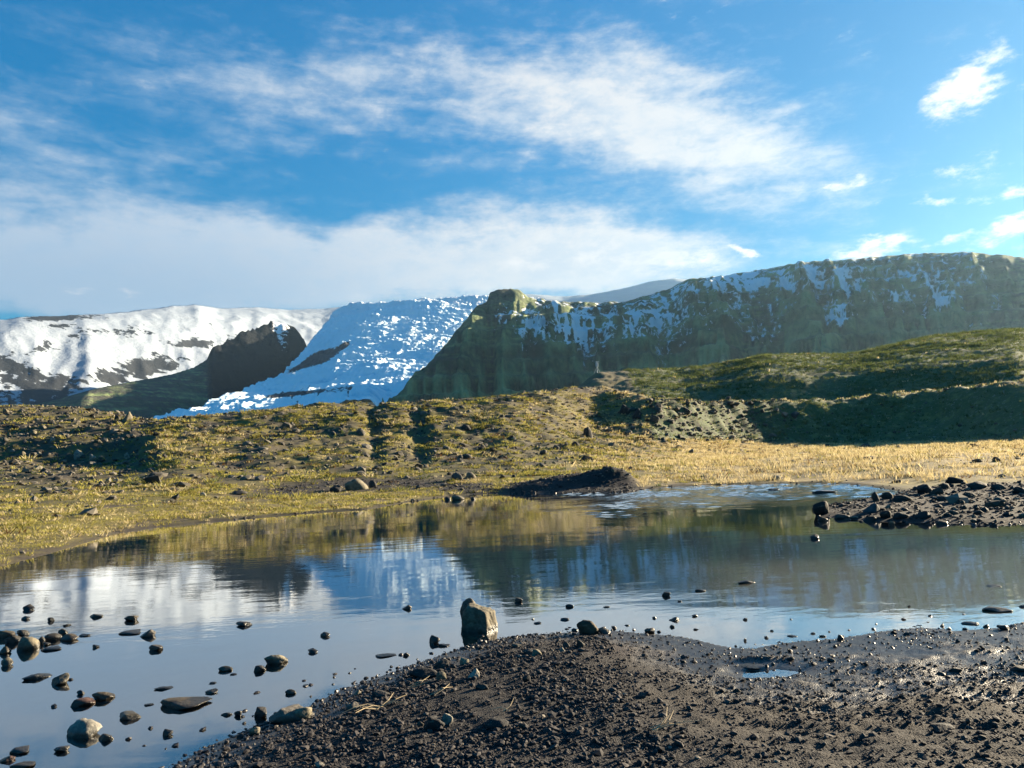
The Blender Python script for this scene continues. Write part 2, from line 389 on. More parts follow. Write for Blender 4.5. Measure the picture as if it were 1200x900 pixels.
# ------------------------------------------------------------------ materials
def mat_ground():
    m, t, out = material('ground_soil'); p = gpos(t)
    grass, gold, green, grav, rub, silt = (t.attr(n) for n in ('a_grass', 'a_gold', 'a_green', 'a_gravel', 'a_rubble', 'a_silt'))
    nA = t.noise(p, .45, 5, .6); nB = t.noise(p, 2.3, 6, .65); nC = t.noise(p, 14, 4, .6); nF = t.noise(p, .05, 4, .6)
    soil = t.mix(nB, (.032, .026, .019), (.12, .094, .062))
    moss = t.mix(nC, (.075, .064, .018), (.23, .19, .050))
    c = t.mix(t.m('MULTIPLY', grass, t.sstep(t.m('MULTIPLY_ADD', nA, .6, t.m('MULTIPLY', nB, .4)), .40, .56)), soil, moss)
    goldc = t.mix(nB, (.17, .12, .05), (.36, .27, .12))
    c = t.mix(t.m('MULTIPLY', gold, t.sstep(nA, .34, .52)), c, goldc)
    gr = t.mix(nB, (.036, .062, .026), (.120, .155, .058)); gr = t.mix(t.sstep(nF, .48, .66, 0, .45), gr, (.055, .050, .020))
    gr = t.mix(t.sstep(t.noise(p, .9, 5, .65), .50, .62, 0, .7), gr, (.16, .18, .065))
    gr = t.mix(t.m('MULTIPLY', t.sstep(t.noise(p, 3.1, 4, .65), .58, .66), .8), gr, (.24, .23, .20))
    c = t.mix(green, c, gr)
    rubc = t.mix(nC, (.020, .018, .016), (.085, .073, .058))
    c = t.mix(t.m('MULTIPLY', t.m('MULTIPLY', rub, t.m('SUBTRACT', 1.0, t.m('MULTIPLY', green, .15))), t.sstep(nB, .38, .6)), c, rubc)
    gv = t.mix(t.noise(p, 60, 3, .6), (.007, .007, .008), (.027, .024, .025))
    gv = t.mix(t.m('MULTIPLY', t.sstep(nA, .5, .68), .5), gv, (.055, .037, .041))
    bx = t.sep(p)
    tan = t.m('MULTIPLY', t.sstep(bx[1], 5.6, 4.7), t.m('MULTIPLY', t.sstep(bx[0], .2, 1.2), t.sstep(bx[2], .012, .06)))
    gv = t.mix(t.m('MULTIPLY', tan, t.sstep(nB, .35, .65, .0, .55)), gv, (.062, .050, .036))
    c = t.mix(grav, c, gv)
    shal = t.m('MULTIPLY', t.sstep(bx[0], .5, 3.0), t.sstep(bx[1], 12.5, 9.5))
    c = t.mix(silt, c, t.mix(shal, t.mix(nA, (.020, .019, .015), (.045, .040, .028)), t.mix(nA, (.075, .060, .036), (.17, .140, .085))))
    # wet where the ground lies only just above the water
    zz = t.m('ADD', bx[2], t.m('MULTIPLY', t.m('SUBTRACT', nB, .5), .05))
    near = t.sstep(bx[1], 12.0, 9.5)
    wet = t.m('MULTIPLY', t.sstep(zz, .080, .012), t.m('MULTIPLY', grav, near))
    c = t.mix(t.m('MULTIPLY', wet, .45), c, (.018, .017, .018))
    rough = t.lin(wet, 0, 1, .92, .36)
    vg = t.voro(p, 85); vg2 = t.voro(p, 170)
    cell = t.sep(vg.outputs['Color'])[0]
    gnear = t.m('MULTIPLY', grav, near)
    c = t.mix(t.m('MULTIPLY', gnear, t.m('MULTIPLY', t.sstep(cell, .35, 1.0), .55)), c, (.060, .054, .050))
    grit = t.m('ADD', t.m('MULTIPLY', t.m('SUBTRACT', .6, vg.outputs['Distance']), .45), t.m('MULTIPLY', t.m('SUBTRACT', .6, vg2.outputs['Distance']), .25))
    bx0 = t.sep(p); wet0 = t.m('MULTIPLY', t.sstep(t.m('ADD', bx0[2], t.m('MULTIPLY', t.m('SUBTRACT', nB, .5), .05)), .080, .012), gnear)
    hb = t.m('MULTIPLY', t.m('ADD', t.m('ADD', t.m('MULTIPLY', nC, .6), t.m('MULTIPLY', t.noise(p, 70, 3, .6), .25)), t.m('MULTIPLY', gnear, grit)), t.m('SUBTRACT', 1.0, t.m('MULTIPLY', wet0, .82)))
    b = principled(t, out, c, rough, t.lin(wet, 0, 1, .25, .65), bump(t, hb, .7, .035))
    return m
def mat_grass():
    m, t, out = material('dry_grass'); tone = t.attr('tone'); kind = t.attr('sort'); tip = t.attr('tip')
    cA = t.mix(tone, (.15, .135, .030), (.50, .45, .115))       # moss yellow tussocks
    cB = t.mix(tone, (.43, .335, .155), (.80, .68, .40))          # straw
    cC = t.mix(tone, (.040, .074, .028), (.155, .185, .062))     # dark heath green
    c = t.mix(t.sstep(kind, .2, .8), cA, cB); c = t.mix(t.sstep(kind, 1.2, 1.8), c, cC)
    c = t.mix(t.sstep(kind, 2.2, 2.8), c, t.mix(tone, (.075, .038, .015), (.17, .095, .035)))   # rusty heather
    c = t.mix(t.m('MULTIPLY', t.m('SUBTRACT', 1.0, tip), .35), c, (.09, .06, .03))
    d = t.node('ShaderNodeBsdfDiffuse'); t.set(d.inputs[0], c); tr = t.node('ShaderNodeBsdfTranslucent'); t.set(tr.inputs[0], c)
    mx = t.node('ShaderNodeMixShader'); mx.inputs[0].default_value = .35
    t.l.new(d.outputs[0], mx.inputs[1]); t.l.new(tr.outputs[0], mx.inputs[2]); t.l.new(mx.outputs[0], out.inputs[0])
    return m
def mat_rock(name='basalt_rock', wetline=True):
    m, t, out = material(name); p = gpos(t)
    oi = t.node('ShaderNodeObjectInfo'); base = oi.outputs['Color']
    lp = t.node('ShaderNodeTexCoord').outputs['Object']
    n = t.noise(lp, 3.0, 8, .65); n2 = t.noise(p, 38, 5, .65); n3 = t.noise(p, 9, 6, .6)
    dark = t.mix(.62, base, (.012, .011, .010))
    c = t.mix(t.sstep(t.m('MULTIPLY_ADD', n3, .6, t.m('MULTIPLY', n2, .4)), .38, .60), dark, base)
    lich = t.mix(n2, (.17, .15, .10), (.23, .215, .17))
    c = t.mix(t.m('MULTIPLY', t.sstep(n, .57, .66), .45), c, lich)
    z = t.m('ADD', t.sep(p)[2], t.m('MULTIPLY', t.m('SUBTRACT', n3, .5), .03))
    wet = t.sstep(z, .062, .018) if wetline else 0.0
    c = t.mix(t.m('MULTIPLY', wet, .72) if wetline else 0.0, c, (.010, .010, .009))
    hb = t.m('ADD', t.m('MULTIPLY', n3, .8), t.m('MULTIPLY', n2, .35))
    principled(t, out, c, t.lin(wet, 0, 1, .85, .35) if wetline else .9, .35, bump(t, hb, .7, .03))
    return m
def mat_pebble():
    m, t, out = material('gravel_stone'); tone = t.attr('tone'); p = gpos(t)
    n = t.noise(p, 90, 3, .6)
    c = t.mix(t.sstep(tone, .0, .8), (.014, .0125, .0138), (.055, .048, .046))
    c = t.mix(t.sstep(tone, .80, 1.0), c, (.19, .165, .13))
    c = t.mix(t.m('MULTIPLY', n, .4), c, (.03, .026, .028))
    z = t.sep(p)[2]; wet = t.sstep(z, .05, .012)
    c = t.mix(t.m('MULTIPLY', wet, .4), c, (.014, .013, .014))
    principled(t, out, c, t.lin(wet, 0, 1, .85, .45), .3)
    return m
def mat_water():
    m, t, out = material('pond_water'); p = gpos(t); x, y, z = t.sep(p)
    nw = t.noise(t.comb(t.m('MULTIPLY', x, .55), y, 0), 5.5, 4, .55)
    nb = t.noise(t.comb(t.m('MULTIPLY', x, .5), y, 3.0), 1.1, 3, .5)
    rp = t.noise(t.comb(t.m('MULTIPLY', x, 1.0), t.m('MULTIPLY', y, .5), 1.0), 4.5, 4, .65)
    zone = t.m('MULTIPLY', t.m('MULTIPLY', t.sstep(t.m('ADD', y, t.m('MULTIPLY', t.m('SUBTRACT', nb, .5), 5.0)), 18.0, 22.0), t.sstep(t.m('ADD', x, t.m('MULTIPLY', t.m('SUBTRACT', nb, .5), 6.0)), .6, 3.6)), t.sstep(t.noise(t.comb(t.m('MULTIPLY', x, .4), y, 2.0), .5, 4, .6), .30, .5, .25, 1.0))
    patch = t.sstep(t.noise(t.comb(t.m('MULTIPLY', x, .35), y, 9.0), .5, 3, .55), .35, .7, .25, 1.0)
    hgt = t.m('ADD', t.m('MULTIPLY', t.m('MULTIPLY_ADD', nw, .010, t.m('MULTIPLY', nb, .022)), patch), t.m('MULTIPLY', t.m('MULTIPLY', rp, .12), zone))
    nrm = bump(t, hgt, 1.0, .18)
    fr = t.node('ShaderNodeFresnel'); fr.inputs['IOR'].default_value = 1.5; t.l.new(nrm, fr.inputs['Normal'])
    gl = t.node('ShaderNodeBsdfGlossy'); t.set(gl.inputs['Color'], (.97, .98, 1, 1)); t.set(gl.inputs['Roughness'], t.lin(zone, 0, 1, .025, .05)); t.l.new(nrm, gl.inputs['Normal'])
    tr = t.node('ShaderNodeBsdfTransparent'); tr.inputs[0].default_value = (.70, .76, .74, 1)
    df = t.node('ShaderNodeBsdfDiffuse'); t.set(df.inputs[0], (.27, .235, .155, 1))       # silt in the shallows, its beige also painting the hazy mountain's reflection
    turb = t.m('MULTIPLY', t.sstep(t.m('ADD', x, t.m('MULTIPLY', t.m('SUBTRACT', nb, .5), 2.0)), 1.2, 3.2), t.sstep(t.m('ADD', y, t.m('MULTIPLY', t.m('SUBTRACT', nb, .5), 2.0)), 11.8, 9.8, .02, .50))
    mb = t.node('ShaderNodeMixShader'); t.set(mb.inputs[0], turb); t.l.new(tr.outputs[0], mb.inputs[1]); t.l.new(df.outputs[0], mb.inputs[2])
    mx = t.node('ShaderNodeMixShader'); t.set(mx.inputs[0], t.m('MULTIPLY_ADD', fr.outputs[0], 1.30, .14, clamp=True))
    t.l.new(mb.outputs[0], mx.inputs[1]); t.l.new(gl.outputs[0], mx.inputs[2]); t.l.new(mx.outputs[0], out.inputs[0])
    return m
def mat_mountain():
    m, t, out = material('mountain_slope'); p = gpos(t); snow = t.attr('a_snow'); rock = t.attr('a_rock'); z = t.sep(p)[2]
    n = t.noise(p, .012, 8, .62); n2 = t.noise(p, .05, 6, .65); st = t.noise(t.comb(0.0, 0.0, t.m('ADD', z, t.m('MULTIPLY', n, 30))), .05, 4, .6)
    green = t.mix(t.sstep(n, .36, .64), (.040, .075, .040), (.27, .32, .140)); rk = t.mix(n2, (.014, .018, .020), (.115, .105, .090))
    c = t.mix(t.m('ADD', t.m('MULTIPLY', rock, t.sstep(t.m('MULTIPLY_ADD', st, .6, t.m('MULTIPLY', n2, .4)), .40, .54)), t.m('MAXIMUM', t.m('SUBTRACT', rock, 1.0), 0.0), clamp=True), green, rk)
    c = t.mix(t.m('MAXIMUM', t.m('SUBTRACT', rock, 1.0), 0.0), c, t.mix(n2, (.004, .005, .007), (.017, .018, .020)))  # highest rock values go near-black: ridge shade put into the colour
    s = t.sstep(t.m('ADD', snow, t.m('MULTIPLY', t.m('SUBTRACT', t.noise(p, .06, 6, .64), .5), 1.15)), .47, .54)
    c = t.mix(s, c, (.86, .88, .90))
    principled(t, out, c, .95, .1, bump(t, t.m('ADD', n2, t.m('MULTIPLY', st, .8)), .9, 12.0)); return m
def mat_glacier():
    m, t, out = material('glacier_ice'); p = gpos(t); deb = t.attr('a_debris'); dirt = t.attr('a_snow')
    n = t.noise(p, .02, 7, .6); n2 = t.noise(p, .09, 5, .6)
    ice = t.mix(n, (.68, .88, .94), (.88, .94, .96)); ice = t.mix(t.sstep(dirt, .45, .8), ice, (.86, .89, .91))
    dk = t.mix(n2, (.02, .022, .026), (.09, .085, .085))
    ice = t.mix(t.m('MULTIPLY', t.sstep(t.attr('a_crev'), .18, .55), .85), ice, (.30, .62, .76))
    c = t.mix(t.sstep(t.m('ADD', deb, t.m('MULTIPLY', t.m('SUBTRACT', t.m('MULTIPLY_ADD', n2, .6, t.m('MULTIPLY', n, .4)), .5), 1.5)), .44, .60), ice, dk)
    principled(t, out, c, .8, .2, bump(t, n2, .35, 4.0)); return m
def mat_snow():
    m, t, out = material('mountain_snow'); p = gpos(t); rk = t.attr('a_rock')
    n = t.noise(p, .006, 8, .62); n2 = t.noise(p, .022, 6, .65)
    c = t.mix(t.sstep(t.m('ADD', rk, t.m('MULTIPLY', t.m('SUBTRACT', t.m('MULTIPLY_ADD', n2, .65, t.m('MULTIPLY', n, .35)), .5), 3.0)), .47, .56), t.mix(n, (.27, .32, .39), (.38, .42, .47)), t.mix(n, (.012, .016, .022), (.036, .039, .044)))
    principled(t, out, c, .8, .2, bump(t, n2, .5, 14.0)); return m

M_GROUND, M_GRASS, M_ROCK, M_PEB, M_WATER = mat_ground(), mat_grass(), mat_rock(), mat_pebble(), mat_water()
M_MOUNT, M_GLAC, M_SNOW = mat_mountain(), mat_glacier(), mat_snow()

# ------------------------------------------------------------------ ground sheet
def ground_masks(x, y, z):
    r = np.hypot(x, y); u = col_px(x, y); sd = pond_sd(x, y)
    near = 1-sm(r, 10.0, 11.5); near = np.where(y < 1, 1.0, near)
    spit = sm(u, 935, 960)*(1-sm(y, 20.5, 22.5))*sm(y, 10.5, 11.5)
    beach = sm(u, 270, 330)*(1-sm(u, 555, 600))*gauss(r, np.interp(u, [300, 400, 500, 560], [33, 35.5, 34, 31.5]), 2.4)
    shore = (1-sm(sd, .05, .5))
    mnd = sm(x, -1.1, 0)*(1-sm(x, 4.3, 4.9))*(1-sm(y, 31.2, 32.6))*sm(y, 26, 27)
    grav = np.maximum.reduce([near, spit, .9*beach, shore*.5, .95*mnd])  # dark gravel tone on the mound also paints its shaded face
    hf = hill_foot(u)
    green = sm(r, hf*.97, hf*1.015)*sm(u, 705, 765)
    top = np.maximum(gauss(r, np.interp(u, [700, 760, 800, 870, 900, 1000, 1100, 1200], [94, 81.5, 83.5, 94.5, 97.5, 105.5, 102, 94]), 2.5),
                     .8*gauss(r, np.interp(u, [700, 760, 800, 900, 1000, 1200], [151, 142, 143, 133, 138, 132]), 3))*sm(u, 690, 730)
    green = green*(1-.55*top)  # crests turned from green to gold: sunlit look painted into the ground
    gold = np.clip(sm(u, 640, 860)*sm(r, 25, 29)*(1-sm(r, hf*.97, hf*1.01)) + top*.42, 0, 1)
    mnd = sm(x, -1.1, 0)*(1-sm(x, 4.3, 4.9))*(1-sm(y, 31.2, 32.6))*sm(y, 26, 27)
    gold = gold*(1-mnd); grass = (1-grav)*(1-green)*(1-.85*mnd)
    pl = sm(z, 1.0, 2.2)*(1-sm(u, 120, 200))
    rub = np.clip(.50-1.3*fbm(x/1.9, y/1.9, 4, 91)+.5*fbm(x/7, y/7, 3, 92)+.5*pl+.5*mnd, 0, 1)*(1-grav)*(1-.6*gold)*sm(z, .15, 1.2)
    rub = np.clip(rub*(1-.8*sm(u, 860, 940)*sm(r, hf*.9, hf))+.6*gauss(r, hf*1.10, 8)*sm(u, 700, 740)*(1-sm(u, 860, 960)), 0, 1)
    silt = (sd < 0)*1.0*(1-sm(sd, -.25, -.02))
    return dict(a_grass=grass, a_gold=gold, a_green=green, a_gravel=np.clip(grav, 0, 1), a_rubble=rub, a_silt=silt)
def build_ground():
    rows = [np.linspace(.4, 3.4, 16)[:-1]]
    def seg(a, b, q): return np.exp(np.arange(math.log(a), math.log(b), q))
    rows += [seg(3.4, 9.5, .0060), seg(9.5, 19.5, .013), seg(19.5, 112, .0074), seg(112, 450, .012), seg(450, 30000, .12), np.array([40000.])]
    rr = np.concatenate(rows)
    aa = np.concatenate([np.linspace(-math.pi, -.67, 60)[:-1], np.linspace(-.67, .67, 530), np.linspace(.67, math.pi, 60)[1:]])
    R, A = np.meshgrid(rr, aa, indexing='ij'); x = R*np.sin(A); y = R*np.cos(A)
    x = x.ravel(); y = y.ravel(); z = near_z(x, y)
    r = np.hypot(x, y)
    z = z*(1-sm(r, 900, 1300)) + 4.0*sm(r, 900, 1300)
    ms = ground_masks(x, y, z)
    me = np_mesh('ground', np.stack([x, y, z], 1), grid_faces(len(rr), len(aa)), True, ms)
    return link('ground', me, M_GROUND, 'structure', 'rough moraine ground with gravel bank, mossy slope, straw flat and dark heath hill')
build_ground()

# the water surface: a level sheet that the banks rise through
wv = np.array([(-60, -14, 0), (75, -14, 0), (75, 60, 0), (-60, 60, 0)], float)
def water_sheet():
    xs = np.concatenate([np.linspace(-27, 0, 28)[:-1], np.arange(0, 15, .075), np.linspace(15, 31, 17)]); ys = np.concatenate([np.linspace(-5, 16, 22)[:-1], np.arange(16, 32, .08), np.linspace(32, 36, 5)])
    Xg, Yg = np.meshgrid(xs, ys, indexing='ij'); V = np.stack([Xg.ravel(), Yg.ravel(), np.zeros(Xg.size)], 1)
    sd = pond_sd(V[:, 0], V[:, 1]); fq = grid_faces(len(xs), len(ys))[:, ::-1]
    wx_, wy_ = V[:, 0], V[:, 1]; jit = 3.5*fbm(wx_/3.0, wy_/4.0, 3, 5)
    zone = sm(wy_+jit, 18.2, 22)*sm(wx_+jit, 1.0, 4.0)*sm(wx_, .3, 1.0)*(1-sm(wx_, 13.8, 14.6))*(1-sm(wy_, 30.5, 31.8))*sm(wy_, 16.2, 17.5)*(.25+.75*sm(fbm(wx_/1.6, wy_/3.5, 3, 9), -.25, .2))
    V[:, 2] = zone*(.030*perlin(wx_/.50+.3*wy_, wy_/.40, 2)+.024*perlin(wx_/.24, wy_/.25, 6))
    keep = (sd[fq].min(1) < 2.6); fq = fq[keep]
    return np_mesh('pond_water', V, fq, True)
link('water', water_sheet(), M_WATER, 'structure', 'still shallow meltwater pond mirroring the sky')

# ------------------------------------------------------------------ far relief
def polar(name, px0, px1, na, r0, r1, nr, zf, mat, label, lower=None, logr=False):
    a = np.linspace(az_of(px0), az_of(px1), na)
    rr = np.exp(np.linspace(math.log(r0), math.log(r1), nr)) if logr else np.linspace(r0, r1, nr)
    R, A = np.meshgrid(rr, a, indexing='ij'); R = R.ravel(); A = A.ravel()
    x, y = R*np.sin(A), R*np.cos(A)
    z, at = zf(x, y, R, A, col_px(x, y))
    me = np_mesh(name, np.stack([x, y, z], 1), grid_faces(nr, na), True, at)
    return link(name, me, mat, 'structure', label)
def elev(px, py): return np.asarray(ray(px, py)[1])*np.cos(np.arctan(ray(px, py)[0]))     # rise per metre of plan distance

def mountain(x, y, r, a, u):
    cp = [400, 430, 455, 490, 515, 535, 545, 558, 574, 579, 590, 604, 616, 625, 650, 700, 740, 765, 800, 815, 840, 870, 910, 950, 1000, 1050, 1100, 1150, 1200, 1260, 1350, 1450, 1600, 1800]
    cy = [520, 505, 470, 436, 412, 391, 378, 362, 354, 344, 340, 339, 341, 348, 352, 354, 353, 346, 334, 326, 325, 320, 313, 308, 303, 298, 294, 293, 297, 305, 330, 365, 420, 470]
    e = np.interp(u, cp, [float(elev(c, v)) for c, v in zip(cp, cy)])
    e = e + (3.2*perlin(u/17, u*0, 91)+2.2*perlin(u/7, u*0, 92))/F*(1-.6*sm(u, 640, 700))*(1-.9*sm(u, 574, 580)*(1-sm(u, 622, 630)))
    rd = np.interp(u, [400, 455, 520, 575, 620, 700, 900, 1200, 1400, 1800], [1750, 1800, 1950, 2200, 2250, 2350, 2450, 2600, 2500, 2300])
    rb = np.interp(u, [400, 455, 575, 700, 800, 1000, 1200, 1800], [1500, 1480, 1420, 1380, 1400, 1300, 1250, 1200])
    zr = H+rd*e
    s = np.clip((r-rb)/(rd-rb), -.3, 1.6)
    warp = 140*fbm(x/700, y/700, 3, 7)
    # gullies run down the slope: noise much finer across than along
    ac = a*2300+warp*.5
    g1 = ridged(ac/230, r/1500+3, 4, 11); g2 = ridged(ac/70, r/600, 3, 15)
    g3 = ridged(ac/26, r/260, 3, 16)
    g = np.where(s < 0, s*.05, .50*np.clip(s, 0, 1)**1.25+.50*sm(s, .35, 1.0))
    prof = np.clip(s, 0, 1)
    z = 8+(zr-8)*g
    cut = prof*(1-prof)*4
    z = z + cut*(95*(g1-.45)+45*(g2-.35)+9*(g3-.2)) + cut*18*fbm(x/60, y/60, 4, 19)
    z = z - 85*cut*gauss(u+14*perlin(r/300, r*0, 5), np.interp(r, [1400, 2450], [755, 800]), 22)    # the dark ravine
    z = z + 55*cut*gauss(u, np.interp(r, [1400, 2450], [860, 805]), 30)                                   # buttress beside it
    z = z + cut*50*gauss(u, np.interp(r, [1300, 2450], [1010, 960]), 45)-cut*35*gauss(u, np.interp(r, [1300, 2450], [940, 905]), 30)
    # lava-flow steps
    fr = sm(s, .25, .5)*(1-sm(s, .80, .96))
    zt = z+9*fbm(x/300, y/300, 2, 27); stp = 46.0
    q = zt/stp; qf = np.floor(q); z = z + fr*.72*(((qf+sm(q-qf, .32, .68))*stp)-zt)
    # crag crowned summit beside the icefall
    z = z + 4*sm(s, .90, .97)*(1-sm(s, 1.05, 1.1))*sm(u, 572, 580)*(1-sm(u, 612, 622))
    back = sm(s, 1.0, 1.6); z = np.where(s > 1, zr-(s-1)*(rd-rb)*np.interp(u, [560, 640, 760, 900, 1300], [.65, .60, .40, .05, .0])+ (s-1)*60*fbm(x/150, y/150, 3, 23), z)
    # snow lies in the hollows high up
    hol = np.clip(.60-.30*g1-.55*g2-.55*g3, -.4, 1.2)
    pym = row_of(u, (z-H)/np.maximum(r, 1), a)
    def area(cx, cyy, wx, wy): return np.exp(-((u-cx)/wx)**2-((pym-cyy)/wy)**2)
    mask = 1.0*area(690, 372, 80, 20)+.8*area(600, 372, 30, 22)+1.25*area(800, 345, 42, 24)+.75*area(770, 380, 40, 22)+1.75*area(925, 325, 70, 15)+.9*area(1000, 348, 35, 22)+\
        1.1*area(990, 372, 22, 16)+1.3*area(1115, 350, 30, 10)+1.2*area(1180, 352, 12, 12)+.9*area(1140, 320, 60, 8)+.55*area(700, 400, 60, 14)+.8*area(870, 330, 40, 12)+.7*area(1060, 310, 60, 10)+.3*area(1000, 400, 40, 20)+.9*area(665, 385, 60, 14)+1.3*area(960, 316, 100, 8)+.6*area(1150, 300, 60, 6)
    sn = np.clip(mask, 0, 1.3)*(.40+.55*hol+.50*fbm(x/42, z/26, 4, 28)+.25*fbm(x/110, z/60, 3, 30)) + .05
    sn = np.maximum(sn, (.40+.40*sm(g3-g2*.3, .0, -.40)+.25*fbm(x/60, z/40, 3, 34))*sm(s, .50, .72)*sm(u, 590, 630)*(1-sm(u, 1150, 1230)))
    sn = np.maximum(sn, sm(s, 1.03, 1.12)*(1-sm(u, 830, 900))*.9)
    rock = np.clip(.12+.45*sm(s, .40, .8)+.8*hol+.55*(.35-g1)+.4*fbm(x/200, y/200, 3, 37), 0, 1)  # bare rock, with gully shade painted in as darker hollows
    return z, dict(a_snow=sn, a_rock=rock)
polar('mountain', 400, 1800, 660, 1180, 3300, 225, mountain, M_MOUNT, 'dark green stepped mountain with snow in its upper gullies')

def glacier(x, y, r, a, u):
    # rows of the ice surface, tongue to the top of the icefall: photo row by column
    cp = [150, 185, 240, 300, 340, 380, 420, 470, 520, 560, 620]
    low = [494, 490, 490, 487, 482, 478, 472, 468, 466, 466, 466]
    e0 = np.interp(u, cp, [float(elev(c, v)) for c, v in zip(cp, low)])
    top = np.interp(u, [320, 345, 372, 400, 430, 480, 540, 580, 640], [float(elev(c, v)) for c, v in zip([320, 345, 372, 400, 430, 480, 540, 580, 640], [400, 388, 374, 363, 357, 352, 349, 349, 352])])
    rt = 4500.0
    w = np.clip((r-1600)/(rt-1600), 0, 1.3)
    # tongue: gentle low down, steep icefall, flatter at the top
    g = np.where(w < .35, .9*w, .315+(w-.35)*1.16); g = np.where(w > .92, .976+(w-.92)*.35, g)
    ee = e0+(top-e0)*np.clip((w-.10)/.90, 0, 1)**1.0
    z = H+r*ee
    z = np.where(w > 1, H+rt*top-(r-rt)*.34, z)
    # edge of the tongue in plan: the ice ends along this line, the dark ridge lies beyond
    edge = np.interp(r, [1600, 2000, 2500, 3000, 3150, 3400, 3700, 4050, 4500], [150, 185, 240, 300, 316, 326, 340, 360, 378])
    off = sm(u, edge-6, edge+14)
    cre = sm(w, 0, .12); xw = x+34*fbm(x/85, y/85, 3, 57); yw = y+34*fbm(x/85+9, y/85, 3, 58)
    # crevasses: arcs across the flow in the icefall, long flow stripes lower down
    tt = (u-edge)*r/F; arc = r+.0011*(tt-260)**2+30*fbm(x/120, y/120, 3, 57)
    fall = sm(w, .30, .50)
    ser = ridged(arc/46, tt/150+3, 3, 41); ser2 = ridged(xw/150, yw/105, 3, 45); ser3 = ridged(xw/30, yw/22, 3, 49)
    fl = fbm(tt/30+.6*fbm(x/200, y/200, 2, 8), r/420, 4, 47)
    brk = sm(fbm(x/190, y/150, 3, 59), -.15, .35)
    z = z + cre*((7+8*fall)*(ser-.25)+(8+12*fall)*(ser2-.3)+(1.5+9*fall*brk)*(ser3-.2)) + 9*fl*(1-.6*fall) + 22*fbm(x/260, y/260, 2, 48)
    z = z - 70*(1-sm(r, 1900, 2300))*sm(u, 430, 465)
    z = z*off + (z-900)*(1-off)
    pyv = row_of(u, (z-H)/r, a)
    def band(cx, cyy, wx, wy, sl=0.0): return np.exp(-((u-cx)/wx)**2-((pyv-cyy-sl*(u-cx))/wy)**2)
    deb = 1.35*band(376, 418, 20, 8, -.35)+.8*band(350, 430, 16, 4, -.5)+.8*band(330, 463, 34, 4, -.12)+.55*band(390, 457, 40, 5, -.12)+.5*band(415, 472, 40, 5)
    deb = deb + .35*(1-sm(u, edge+8, edge+30))*sm(pyv, 380, 400) + .55*sm(fbm(tt/22, r/700, 3, 60), .18, .42)*(1-fall)*sm(u, 300, 350)*(1-sm(u, 395, 425)) + .8*band(404, 404, 9, 4, -.4)
    dirt = np.clip(sm(w, .85, 1.0)+.5*fbm(x/200, y/200, 3, 53), 0, 1)
    return z, dict(a_debris=deb, a_snow=dirt, a_crev=np.clip(.50-.42*ser-.25*ser2-.40*ser3*fall+.30*fl*(1-fall), 0, 1)*cre)
polar('glacier', 140, 640, 430, 1600, 5600, 340, glacier, M_GLAC, 'pale blue icefall and glacier tongue with dark debris bands', logr=True)

def dark_ridge(x, y, r, a, u):
    cp = [-100, 40, 70, 100, 150, 175, 200, 225, 240, 246, 270, 278, 286, 300, 318, 332, 345, 352, 362, 380, 420]
    cy = [478, 473, 466, 457, 447, 443, 438, 430, 421, 408, 399, 392, 388, 385, 377, 379, 383, 392, 412, 450, 480]
    e = np.interp(u, cp, [float(elev(c, v)) for c, v in zip(cp, cy)])
    rd = np.interp(u, [-100, 100, 240, 320, 400], [3100, 3200, 3700, 4000, 4000]); rb = np.interp(u, [100, 185, 240, 300, 345], [2100, 2100, 2580, 3080, 3300])
    s = np.clip((r-rb)/(rd-rb), -.2, 1.5); zr = H+rd*e
    p = np.clip(s, 0, 1); z = 4+(zr-4)*(.65*p**1.2+.35*sm(s, .55, 1.0))
    cut = p*(1-p)*4
    z = z + cut*(22*(ridged(a*2600/170, r/800, 4, 61)-.2)+30*fbm(x/120, y/120, 5, 63))
    cr = sm(u, 236, 250)
    z = z + cr*sm(s, .55, .9)*(16*(ridged(x/75, y/75, 4, 65)-.2)+26*fbm(x/48, y/48, 4, 64))*(1-sm(s, 1.05, 1.2))
    z = np.where(s > 1, zr-(s-1)*(rd-rb)*.55+10*fbm(x/90, y/90, 3, 66)*(s-1), z)
    sn = np.clip(.62*gauss(u, 328, 14)*sm(s, .72, .95)+.25*fbm(x/50, y/50, 3, 69)*cr, 0, 1)*sm(s, .5, .8)
    rock = np.clip(.9+1.2*cr*sm(s, .2, .45)+.3*fbm(x/150, y/150, 2, 68), 0, 2)  # upper crags pushed near-black, painting in the shade on their face
    return z, dict(a_snow=sn, a_rock=rock)
polar('dark_ridge', -100, 420, 280, 2000, 4700, 140, dark_ridge, M_MOUNT, 'dark craggy ridge between the snowfields and the glacier tongue')['kind'] = 'structure'

